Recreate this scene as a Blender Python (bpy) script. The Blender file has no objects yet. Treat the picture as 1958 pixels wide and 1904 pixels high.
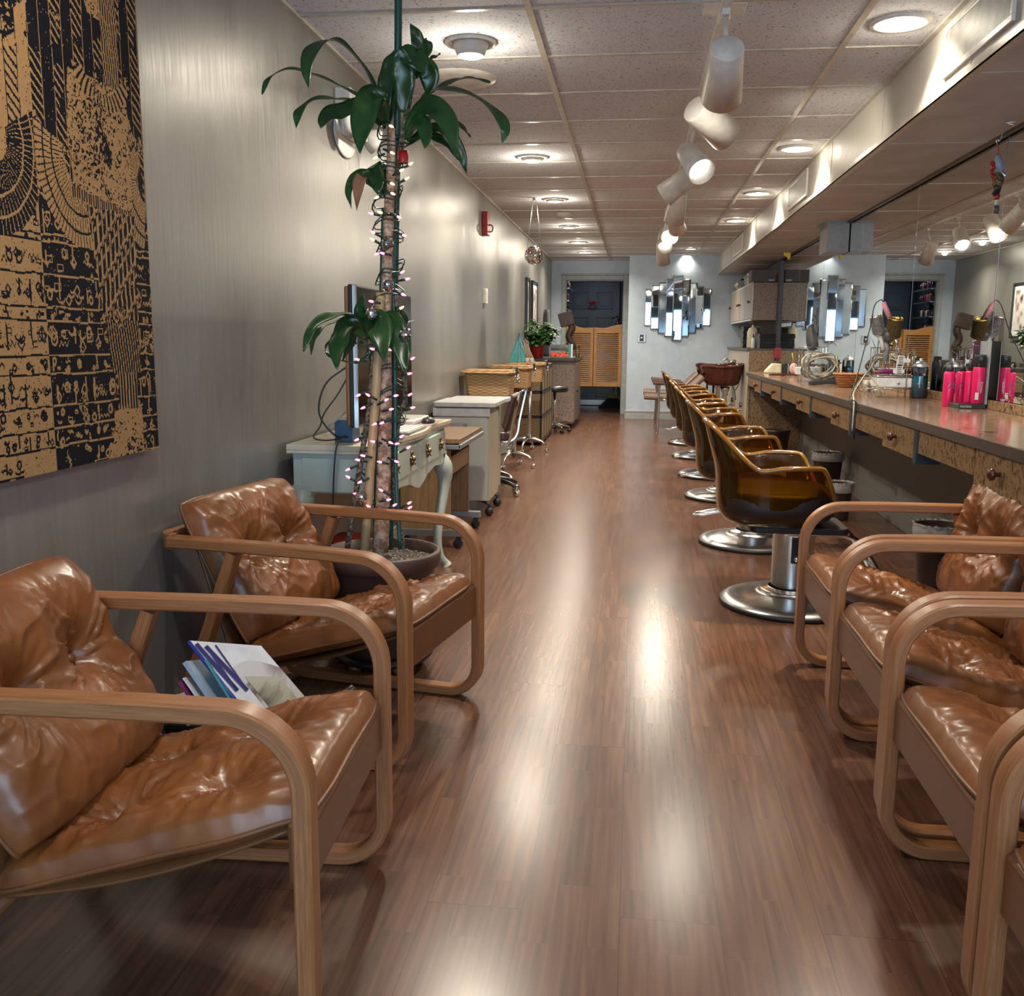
import bpy, math, random
from mathutils import Vector, Matrix, noise, Quaternion
R = random.Random(7)
PI = math.pi
S = bpy.context.scene
COL = S.collection

# ------------------------------------------------------------------ camera
FPX = 1830.0
def _n(v): return Vector(v).normalized()
_F = _n((1216 - 979, 952 - 651, -FPX))                    # vanishing point of the room's length
_d = _n((895 - 979, 952 - 12000, -FPX))                   # vanishing point of the verticals
_U = -(_d - _F * _d.dot(_F)).normalized()
_R = _F.cross(_U)
CAMP = Vector((0, 0, 1.13))
cam_d = bpy.data.cameras.new('camera'); cam = bpy.data.objects.new('camera', cam_d); COL.objects.link(cam)
cam_d.sensor_fit = 'HORIZONTAL'; cam_d.sensor_width = 36; cam_d.lens = 36 * FPX / 1958
cam_d.clip_start = 0.02; cam_d.clip_end = 60
cam.matrix_world = Matrix.Translation(CAMP) @ Matrix((_R, _F, _U)).to_4x4()
S.camera = cam
def ray(px, py):
    v = Vector((px - 979, 952 - py, -FPX)); return Vector((v.dot(_R), v.dot(_F), v.dot(_U)))
def on_x(px, py, X): r = ray(px, py); return CAMP + r * (X / r.x)
def at(px, py, Y): r = ray(px, py); return CAMP + r * (Y / r.y)
def on_z(px, py, Z): r = ray(px, py); return CAMP + r * ((Z - CAMP.z) / r.z)

# ------------------------------------------------------------------ world, exposure, daylight
S.view_settings.view_transform = 'Standard'; S.view_settings.look = 'None'
S.view_settings.exposure = 0.8; S.view_settings.gamma = 1; S.view_settings.use_curve_mapping = False
S.cycles.use_denoising = True
S.cycles.max_bounces = 10; S.cycles.diffuse_bounces = 6; S.cycles.glossy_bounces = 5
S.cycles.transmission_bounces = 8; S.cycles.transparent_max_bounces = 24
S.cycles.sample_clamp_indirect = 6; S.cycles.caustics_reflective = False; S.cycles.caustics_refractive = False
W = bpy.data.worlds.new('sky'); S.world = W; W.use_nodes = True
W.node_tree.nodes['Background'].inputs[0].default_value = (.62, .78, 1, 1)
W.node_tree.nodes['Background'].inputs[1].default_value = 1.6

def lamp(name, typ, loc, energy, color, target=None, **kw):
    d = bpy.data.lights.new(name, typ); d.energy = energy; d.color = color
    for k, v in kw.items(): setattr(d, k, v)
    o = bpy.data.objects.new(name, d); COL.objects.link(o); o.location = loc
    if target is not None:
        o.rotation_euler = (Vector(target) - Vector(loc)).to_track_quat('-Z', 'Y').to_euler()
    return o
# daylight through the shop window behind the camera
lamp('window_daylight', 'AREA', (0.15, -1.25, 1.05), 30, (.46, .72, 1.0), target=(0.15, 5, 1.05), shape='RECTANGLE', size=2.6, size_y=1.55)
WARM = (1.0, .90, .74)

# ------------------------------------------------------------------ room dimensions
XL, XR, XM = -1.30, 1.65, 1.63
CZ, SZ, SX = 2.32, 2.06, 1.125
YB, YD, YH = 14.05, 14.9, 16.9
YF = -1.0

# ------------------------------------------------------------------ mesh helper
class G:
    def __init__(s): s.v = []; s.f = []; s.m = []; s.sm = []; s.mi = 0; s.M = None
    def _add(s, vs, fs, smooth=False):
        b = len(s.v)
        if s.M is not None: vs = [s.M @ Vector(p) for p in vs]
        s.v += [tuple(p) for p in vs]
        for f in fs:
            s.f.append(tuple(i + b for i in f)); s.m.append(s.mi); s.sm.append(smooth)
        return s
    def box(s, x0, y0, z0, x1, y1, z1):
        v = [(x, y, z) for x in (x0, x1) for y in (y0, y1) for z in (z0, z1)]
        return s._add(v, [(0, 1, 3, 2), (4, 6, 7, 5), (0, 4, 5, 1), (2, 3, 7, 6), (0, 2, 6, 4), (1, 5, 7, 3)])
    def cbox(s, c, d, rot=None):
        M = Matrix.Translation(Vector(c)) @ (rot.to_matrix().to_4x4() if rot is not None else Matrix())
        v = [M @ Vector((x * d[0] / 2, y * d[1] / 2, z * d[2] / 2)) for x in (-1, 1) for y in (-1, 1) for z in (-1, 1)]
        return s._add(v, [(0, 1, 3, 2), (4, 6, 7, 5), (0, 4, 5, 1), (2, 3, 7, 6), (0, 2, 6, 4), (1, 5, 7, 3)])
    def quad(s, a, b, c, d): return s._add([a, b, c, d], [(0, 1, 2, 3)])
    def prism(s, poly, h, origin=(0, 0, 0), u=(1, 0, 0), w=(0, 1, 0)):
        """polygon in the (u,w) plane, extruded by h along u x w"""
        o, u, w = Vector(origin), Vector(u), Vector(w); n = u.cross(w)
        k = len(poly)
        v = [o + u * a + w * b for a, b in poly] + [o + u * a + w * b + n * h for a, b in poly]
        fs = [tuple(reversed(range(k))), tuple(range(k, 2 * k))] + [(i, (i + 1) % k, k + (i + 1) % k, k + i) for i in range(k)]
        return s._add(v, fs)
    def slab(s, a, b, c, d, t):
        a, b, c, d = map(Vector, (a, b, c, d)); n = (b - a).cross(d - a).normalized() * t
        v = [a, b, c, d, a + n, b + n, c + n, d + n]
        return s._add(v, [(3, 2, 1, 0), (4, 5, 6, 7), (0, 1, 5, 4), (1, 2, 6, 5), (2, 3, 7, 6), (3, 0, 4, 7)])
    def tube(s, pts, r, n=10, caps=True, closed=False, sec=None, up=None):
        """sweep a circle (radius r or list) or a section sec=[(a,b)] (a along side, b along normal)"""
        P = [Vector(p) for p in pts]; k = len(P)
        if closed: T = [(P[(i + 1) % k] - P[i - 1]).normalized() for i in range(k)]
        else: T = [((P[min(i + 1, k - 1)] - P[max(i - 1, 0)])).normalized() for i in range(k)]
        if up is None:
            ref = Vector((0, 0, 1)) if abs(T[0].z) < .9 else Vector((1, 0, 0))
            N = (ref - T[0] * ref.dot(T[0])).normalized()
        vs = []
        nn = n if sec is None else len(sec)
        for i in range(k):
            t = T[i]
            if up is not None:
                N = Vector(up); sd = t.cross(N).normalized(); B = sd; N2 = N
            else:
                if i: N = (N - t * N.dot(t)).normalized()
                B = t.cross(N); N2 = N
            rr = r[i] if isinstance(r, (list, tuple)) else r
            if sec is None:
                for j in range(n):
                    a = 2 * PI * j / n; vs.append(P[i] + (N2 * math.cos(a) + B * math.sin(a)) * rr)
            else:
                for a, b in sec: vs.append(P[i] + N2 * a * rr + B * b * rr)
        fs = []
        for i in range(k if closed else k - 1):
            i2 = (i + 1) % k
            for j in range(nn):
                j2 = (j + 1) % nn; fs.append((i * nn + j, i * nn + j2, i2 * nn + j2, i2 * nn + j))
        if caps and not closed:
            fs.append(tuple(reversed(range(nn)))); fs.append(tuple((k - 1) * nn + j for j in range(nn)))
        return s._add(vs, fs, sec is None)
    def cyl(s, a, b, r, r2=None, n=20): return s.tube([a, b], [r, r if r2 is None else r2], n)
    def lathe(s, prof, c=(0, 0, 0), axis=(0, 0, 1), n=28, sx=1, sy=1, capb=False, capt=False):
        q = Vector((0, 0, 1)).rotation_difference(Vector(axis)); c = Vector(c)
        vs = [c + q @ Vector((r * sx * math.cos(2 * PI * j / n), r * sy * math.sin(2 * PI * j / n), z)) for r, z in prof for j in range(n)]
        fs = [(i * n + j, i * n + (j + 1) % n, (i + 1) * n + (j + 1) % n, (i + 1) * n + j) for i in range(len(prof) - 1) for j in range(n)]
        if capb: fs.append(tuple(reversed(range(n))))
        if capt: fs.append(tuple((len(prof) - 1) * n + j for j in range(n)))
        return s._add(vs, fs, True)
    def ball(s, c, r, n=14, sc=(1, 1, 1)):
        m = n // 2; vs = []
        for i in range(m + 1):
            a = PI * i / m
            for j in range(n):
                b = 2 * PI * j / n
                vs.append((c[0] + r * sc[0] * math.sin(a) * math.cos(b), c[1] + r * sc[1] * math.sin(a) * math.sin(b), c[2] + r * sc[2] * math.cos(a)))
        fs = [(i * n + j, (i + 1) * n + j, (i + 1) * n + (j + 1) % n, i * n + (j + 1) % n) for i in range(m) for j in range(n)]
        return s._add(vs, fs, True)
    def surf(s, fn, nu, nv, closeu=False, smooth=True):
        vs = [fn(i / nu, j / nv) for i in range(nu + (0 if closeu else 1)) for j in range(nv + 1)]
        ru = nu if closeu else nu
        fs = []
        tot = nu if closeu else nu + 1
        for i in range(nu):
            i2 = (i + 1) % tot
            for j in range(nv): fs.append((i * (nv + 1) + j, i2 * (nv + 1) + j, i2 * (nv + 1) + j + 1, i * (nv + 1) + j + 1))
        return s._add(vs, fs, smooth)
    def build(s, name, mats, parent=None, bevel=0, seg=2, subsurf=0, solid=0, weld=False):
        me = bpy.data.meshes.new(name); me.from_pydata(s.v, [], s.f)
        if not isinstance(mats, (list, tuple)): mats = [mats]
        for m in mats: me.materials.append(m)
        me.polygons.foreach_set('material_index', s.m); me.polygons.foreach_set('use_smooth', s.sm)
        me.update()
        o = bpy.data.objects.new(name, me); COL.objects.link(o)
        if parent is not None: o.parent = parent
        if weld: w = o.modifiers.new('weld', 'WELD'); w.merge_threshold = 1e-4
        if solid: w = o.modifiers.new('thick', 'SOLIDIFY'); w.thickness = solid; w.offset = -1
        if bevel:
            w = o.modifiers.new('bevel', 'BEVEL'); w.width = bevel; w.segments = seg; w.limit_method = 'ANGLE'; w.angle_limit = .6
        if subsurf: w = o.modifiers.new('sub', 'SUBSURF'); w.levels = subsurf; w.render_levels = subsurf
        return o

def arc(c, r, a0, a1, n, plane='xz'):
    out = []
    for i in range(n + 1):
        a = math.radians(a0 + (a1 - a0) * i / n); u, w = c[0] + r * math.cos(a), c[1] + r * math.sin(a)
        out.append((u, w))
    return out
def spline(pts, n=8):
    P = [Vector(p) for p in pts]; P = [P[0] * 2 - P[1]] + P + [P[-1] * 2 - P[-2]]; out = []
    for i in range(1, len(P) - 2):
        for j in range(n):
            t = j / n; a, b, c, d = P[i - 1:i + 3]
            out.append(.5 * ((2 * b) + (c - a) * t + (2 * a - 5 * b + 4 * c - d) * t * t + (3 * b - a - 3 * c + d) * t ** 3))
    out.append(P[-2]); return out
def tag(o, label, cat, group=None, kind=None):
    o['label'] = label; o['category'] = cat
    if group: o['group'] = group
    if kind: o['kind'] = kind
    return o
def thing(name, label, cat, loc=(0, 0, 0), rz=0, group=None):
    o = bpy.data.objects.new(name, None); COL.objects.link(o); o.empty_display_size = .05
    o.location = loc; o.rotation_euler = (0, 0, rz); return tag(o, label, cat, group)
KIDS = {}
def dup(root, label, loc=None, rz=None, group=None):
    kids = {}
    for o in bpy.data.objects:
        if o.parent: kids.setdefault(o.parent.name, []).append(o)
    def rec(o, par):
        c = o.copy(); COL.objects.link(c); c.parent = par
        for k in kids.get(o.name, []): rec(k, c)
        return c
    r = rec(root, None); r['label'] = label
    if loc is not None: r.location = loc
    if rz is not None: r.rotation_euler = (0, 0, rz)
    if group: r['group'] = group
    return r
def struct(name, g, m, bevel=0): o = g.build(name, m, bevel=bevel); o['kind'] = 'structure'; return o
def label_part(o, l): o['label'] = l; return o
def text(name, s, size, mat, parent, o, u, w, extrude=.0004, align='LEFT', xs=1.0):
    """lettering in the plane through o spanned by u (reading direction) and w (up)"""
    c = bpy.data.curves.new(name, 'FONT'); c.body = s; c.size = size; c.extrude = extrude; c.align_x = align
    c.materials.append(mat)
    tmp = bpy.data.objects.new(name + '_curve', c); COL.objects.link(tmp); bpy.context.view_layer.update()
    me = bpy.data.meshes.new_from_object(tmp.evaluated_get(bpy.context.evaluated_depsgraph_get())); bpy.data.objects.remove(tmp)
    ob = bpy.data.objects.new(name, me); COL.objects.link(ob); ob.parent = parent
    u = Vector(u).normalized(); w = Vector(w); w = (w - u * w.dot(u)).normalized(); n = u.cross(w)
    ob.matrix_local = Matrix.Translation(Vector(o)) @ Matrix((u, w, n)).transposed().to_4x4() @ Matrix.Diagonal((xs, 1, 1, 1))
    return ob

# ------------------------------------------------------------------ materials
class N:
    def __init__(s, name):
        s.m = bpy.data.materials.new(name); s.m.use_nodes = True; s.t = s.m.node_tree; s.L = s.t.links
        s.b = s.t.nodes['Principled BSDF']; s.out = s.t.nodes['Material Output']
    def n(s, typ, ins=None, **kw):
        nd = s.t.nodes.new(typ)
        for k, v in kw.items(): setattr(nd, k, v)
        for k, v in (ins or {}).items():
            if isinstance(v, bpy.types.NodeSocket): s.L.new(v, nd.inputs[k])
            else: nd.inputs[k].default_value = v
        return nd
    def co(s, scale=(1, 1, 1), rot=(0, 0, 0)):
        tc = s.n('ShaderNodeTexCoord'); return s.n('ShaderNodeMapping', {'Vector': tc.outputs['Object'], 'Scale': scale, 'Rotation': rot}).outputs[0]
    def ramp(s, fac, stops, interp='LINEAR'):
        r = s.n('ShaderNodeValToRGB', {'Fac': fac}); e = r.color_ramp.elements; r.color_ramp.interpolation = interp
        while len(e) > 1: e.remove(e[-1])
        e[0].position = stops[0][0]; e[0].color = (*stops[0][1], 1)
        for p, c in stops[1:]: k = e.new(p); k.color = (*c, 1)
        return r.outputs[0]
    def noise(s, vec, scale, detail=4, rough=.5, dist=0):
        return s.n('ShaderNodeTexNoise', {'Vector': vec, 'Scale': scale, 'Detail': detail, 'Roughness': rough, 'Distortion': dist}).outputs[0]
    def mix(s, fac, a, b, mode='MIX'):
        nd = s.n('ShaderNodeMix', data_type='RGBA', blend_type=mode)
        for i, v in ((0, fac), (6, a), (7, b)):
            if isinstance(v, bpy.types.NodeSocket): s.L.new(v, nd.inputs[i])
            else: nd.inputs[i].default_value = v if not isinstance(v, tuple) or len(v) == 4 else (*v, 1)
        return nd.outputs[2]
    def math(s, op, a, b=0.0):
        nd = s.n('ShaderNodeMath', operation=op)
        for i, v in ((0, a), (1, b)):
            if isinstance(v, bpy.types.NodeSocket): s.L.new(v, nd.inputs[i])
            else: nd.inputs[i].default_value = v
        return nd.outputs[0]
    def bump(s, h, strength=.3, dist=.002):
        s.L.new(s.n('ShaderNodeBump', {'Height': h, 'Strength': strength, 'Distance': dist}).outputs[0], s.b.inputs['Normal'])
    def set(s, **k):
        for a, v in k.items():
            nm = {'color': 'Base Color', 'rough': 'Roughness', 'metal': 'Metallic', 'trans': 'Transmission Weight', 'coat': 'Coat Weight', 'spec': 'Specular IOR Level', 'ior': 'IOR', 'alpha': 'Alpha', 'aniso': 'Anisotropic', 'sheen': 'Sheen Weight', 'coatr': 'Coat Roughness'}[a]
            if isinstance(v, bpy.types.NodeSocket): s.L.new(v, s.b.inputs[nm])
            else: s.b.inputs[nm].default_value = (*v, 1) if isinstance(v, tuple) and len(v) == 3 else v
        return s
def plain(name, color, rough=.5, metal=0, var=.06, scale=20, **k):
    m = N(name); c = m.noise(m.co(), scale, 3)
    a = tuple(max(0, x * (1 - var * 2)) for x in color); b = tuple(min(1, x * (1 + var * 2)) for x in color)
    m.set(color=m.ramp(c, [(.3, a), (.7, b)]), rough=rough, metal=metal, **k); return m.m
def emis(name, color, strength):
    m = N(name); m.set(color=color); m.b.inputs['Emission Color'].default_value = (*color, 1); m.b.inputs['Emission Strength'].default_value = strength; return m.m

def mk_floor():
    m = N('laminate_floor'); v = m.co()
    vr = m.n('ShaderNodeMapping', {'Vector': v, 'Rotation': (0, 0, PI / 2)}).outputs[0]
    def brick(w, h, mortar):
        b = m.n('ShaderNodeTexBrick', {'Vector': vr, 'Color1': (0, 0, 0, 1), 'Color2': (1, 1, 1, 1), 'Mortar': (.5, .5, .5, 1), 'Scale': 1, 'Mortar Size': mortar, 'Mortar Smooth': .1, 'Brick Width': w, 'Row Height': h}, offset=.37, offset_frequency=2)
        return b
    b1 = brick(1.28, .195, .0012); b2 = brick(.55, .065, .0005)
    off = m.n('ShaderNodeVectorMath', {0: m.n('ShaderNodeCombineXYZ', {'X': b2.outputs[0], 'Y': m.math('MULTIPLY', b1.outputs[0], 7.0)}).outputs[0], 1: v}, operation='ADD').outputs[0]
    st = m.n('ShaderNodeMapping', {'Vector': off, 'Scale': (55, 2.2, 1)}).outputs[0]
    g1 = m.noise(st, 1.2, 1, .5, .3)
    st2 = m.n('ShaderNodeMapping', {'Vector': off, 'Scale': (9, .9, 1)}).outputs[0]
    g2 = m.noise(st2, 1.3, 4, .5, .6)
    col = m.ramp(g1, [(.25, (.080, .034, .019)), (.5, (.135, .060, .034)), (.75, (.195, .094, .054))])
    col = m.mix(m.math('MULTIPLY', g2, .35), col, (.145, .065, .037), 'MIX')
    tone = m.ramp(b1.outputs[0], [(0, (.90, .90, .90)), (1, (1.08, 1.07, 1.06))]); tone2 = m.ramp(b2.outputs[0], [(0, (.88, .88, .88)), (1, (1.12, 1.10, 1.08))])
    col = m.mix(1.0, col, tone, 'MULTIPLY'); col = m.mix(1.0, col, tone2, 'MULTIPLY')
    col = m.mix(m.math('MULTIPLY', b1.outputs[1], .55), col, (.03, .015, .01))
    dust = m.noise(v, 3, 5, .6)
    m.set(color=col, rough=.25, spec=.6)
    return m.m
def mk_plaster(name, a, b, rough, metal, streak=True, bumpv=.25):
    m = N(name); v = m.co((1, 1, .35) if streak else (1, 1, 1))
    n1 = m.noise(v, 2.3, 6, .6, .4); n2 = m.noise(m.co((60, 60, 5)) if streak else m.co((9, 9, 9)), 1.0, 6, .6)
    f = m.math('ADD', m.math('MULTIPLY', n1, .6), m.math('MULTIPLY', n2, .4))
    r = m.ramp(f, [(.3, (rough - .07,) * 3), (.7, (rough + .12,) * 3)])
    m.set(color=m.ramp(f, [(.3, a), (.7, b)]), rough=r, metal=metal)
    m.bump(m.math('ADD', n2, m.math('MULTIPLY', n1, 1.5)), bumpv, .003); return m.m
def mk_tile():
    m = N('acoustic_tile'); v = m.co(); vv = m.co((1, 1.0, 1))
    n1 = m.noise(m.co((75, 55, 60)), 1.0, 3, .7, 1.4); n2 = m.noise(v, 150, 2, .6)
    pits = m.ramp(n1, [(.36, (0, 0, 0)), (.40, (1, 1, 1))]); pin = m.ramp(n2, [(.33, (0, 0, 0)), (.40, (1, 1, 1))])
    p = m.math('MULTIPLY', pits, m.math('ADD', m.math('MULTIPLY', pin, .6), .4))
    m.set(color=m.mix(p, (.22, .20, .20), (.78, .80, .84)), rough=.9); m.bump(p, .5, .004); return m.m
def mk_wood(name, a, b, c, scale=(40, 2, 40), rough=.35, bump=.1):
    m = N(name); g = m.noise(m.co(scale), 1.5, 6, .6, 1.0); g2 = m.noise(m.co(), 6, 3)
    f = m.math('ADD', m.math('MULTIPLY', g, .8), m.math('MULTIPLY', g2, .2))
    m.set(color=m.ramp(f, [(.3, a), (.5, b), (.72, c)]), rough=rough); m.bump(g, bump, .001); return m.m
def mk_burl(name, a, b, c, sc=28, rough=.35):
    m = N(name); v = m.co((1, .8, .8)); d = m.noise(v, sc * 1.1, 5, .65, 1.5)
    vo = m.n('ShaderNodeTexVoronoi', {'Vector': m.n('ShaderNodeVectorMath', {0: v, 1: m.n('ShaderNodeCombineXYZ', {'X': m.math('MULTIPLY', d, .05), 'Y': m.math('MULTIPLY', d, .04), 'Z': m.math('MULTIPLY', d, .09)}).outputs[0]}, operation='ADD').outputs[0], 'Scale': sc * 1.6}).outputs[0]
    f = m.math('ADD', m.math('MULTIPLY', d, .7), m.math('MULTIPLY', vo, .5))
    m.set(color=m.ramp(f, [(.38, a), (.49, b), (.62, c)]), rough=rough); return m.m
def mk_leather(name, base, dark):
    m = N(name); v = m.co(); n1 = m.noise(v, 7, 5, .6, .5); n2 = m.noise(v, 260, 2)
    n3 = m.noise(m.co((1, 1, 1)), 22, 6, .65, 1.6)
    m.set(color=m.ramp(n1, [(.25, dark), (.55, base), (.8, tuple(x * 1.3 for x in base))]), rough=m.ramp(n3, [(.3, (.30,) * 3), (.7, (.44,) * 3)]), spec=.55, coat=.15, coatr=.18)
    m.bump(m.math('ADD', m.math('MULTIPLY', n2, .12), m.math('MULTIPLY', n3, .4)), .22, .002); return m.m
def mk_wicker(name, a, b, s1=85, s2=26, rough=.55):
    m = N(name)
    tc = m.n('ShaderNodeTexCoord'); sp = m.n('ShaderNodeSeparateXYZ', {0: tc.outputs['Object']})
    h = m.math('ADD', sp.outputs[0], sp.outputs[1])
    rows = m.math('MULTIPLY', sp.outputs[2], s1); cols = m.math('MULTIPLY', h, s2)
    par = m.math('MULTIPLY', m.math('FLOOR', rows), 3.14159)
    w = m.math('SINE', m.math('ADD', m.math('MULTIPLY', cols, 3.14159), par))
    r = m.math('ABSOLUTE', m.math('SINE', m.math('MULTIPLY', rows, 3.14159)))
    hgt = m.math('MULTIPLY', r, m.math('ADD', m.math('MULTIPLY', w, .35), .65))
    nz = m.noise(m.co((8, 8, 60)), 3, 4)
    m.set(color=m.mix(m.math('ADD', m.math('MULTIPLY', hgt, .75), m.math('MULTIPLY', nz, .3)), (*a, 1), (*b, 1)), rough=rough)
    m.bump(hgt, .8, .004); return m.m
def mk_amber():
    m = N('amber_acrylic'); t = m.t
    tr = m.n('ShaderNodeBsdfTransparent', {'Color': (.66, .40, .06, 1)}); gl = m.n('ShaderNodeBsdfGlossy', {'Color': (1, .93, .80, 1), 'Roughness': .05})
    df = m.n('ShaderNodeBsdfDiffuse', {'Color': (.16, .07, .008, 1)})
    fr = m.n('ShaderNodeFresnel', {'IOR': 1.55}); a = m.n('ShaderNodeMixShader', {0: .16, 1: tr.outputs[0], 2: df.outputs[0]})
    mx = m.n('ShaderNodeMixShader', {0: fr.outputs[0], 1: a.outputs[0], 2: gl.outputs[0]}); m.L.new(mx.outputs[0], m.out.inputs[0]); return m.m
def mk_glass(name, color, k=.08, rough=.02):
    m = N(name); tr = m.n('ShaderNodeBsdfTransparent', {'Color': (*color, 1)}); gl = m.n('ShaderNodeBsdfGlossy', {'Roughness': rough})
    fr = m.n('ShaderNodeFresnel', {'IOR': 1.5}); mx = m.n('ShaderNodeMixShader', {0: m.math('ADD', fr.outputs[0], k), 1: tr.outputs[0], 2: gl.outputs[0]})
    m.L.new(mx.outputs[0], m.out.inputs[0]); return m.m
def mk_bag():
    m = N('plastic_liner'); m.set(color=(.62, .61, .58), rough=.25, alpha=.55, spec=.8); return m.m
def mk_leaf():
    m = N('dracaena_leaf'); n1 = m.noise(m.co(), 9, 4); 
    m.set(color=m.ramp(n1, [(.3, (.008, .035, .012)), (.6, (.018, .07, .018)), (.85, (.08, .15, .03))]), rough=.28, spec=.6); return m.m
def mk_pit(name, a, b, sc, rough=.8, lo=.42, hi=.6):
    m = N(name); n1 = m.noise(m.co(), sc, 3, .7); m.set(color=m.ramp(n1, [(lo, a), (hi, b)]), rough=rough); m.bump(n1, .6, .006); return m.m
def mk_brushed(name, c=(.62, .61, .60), rough=.24):
    m = N(name); n1 = m.noise(m.co((2, 2, 60)), 2, 2); m.set(color=c, metal=1, rough=m.ramp(n1, [(.3, (rough - .02,) * 3), (.7, (rough + .03,) * 3)])); return m.m
def mk_disco():
    m = N('mirror_tiles'); m.set(color=(.9, .9, .9), metal=1, rough=.06); return m.m

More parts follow.
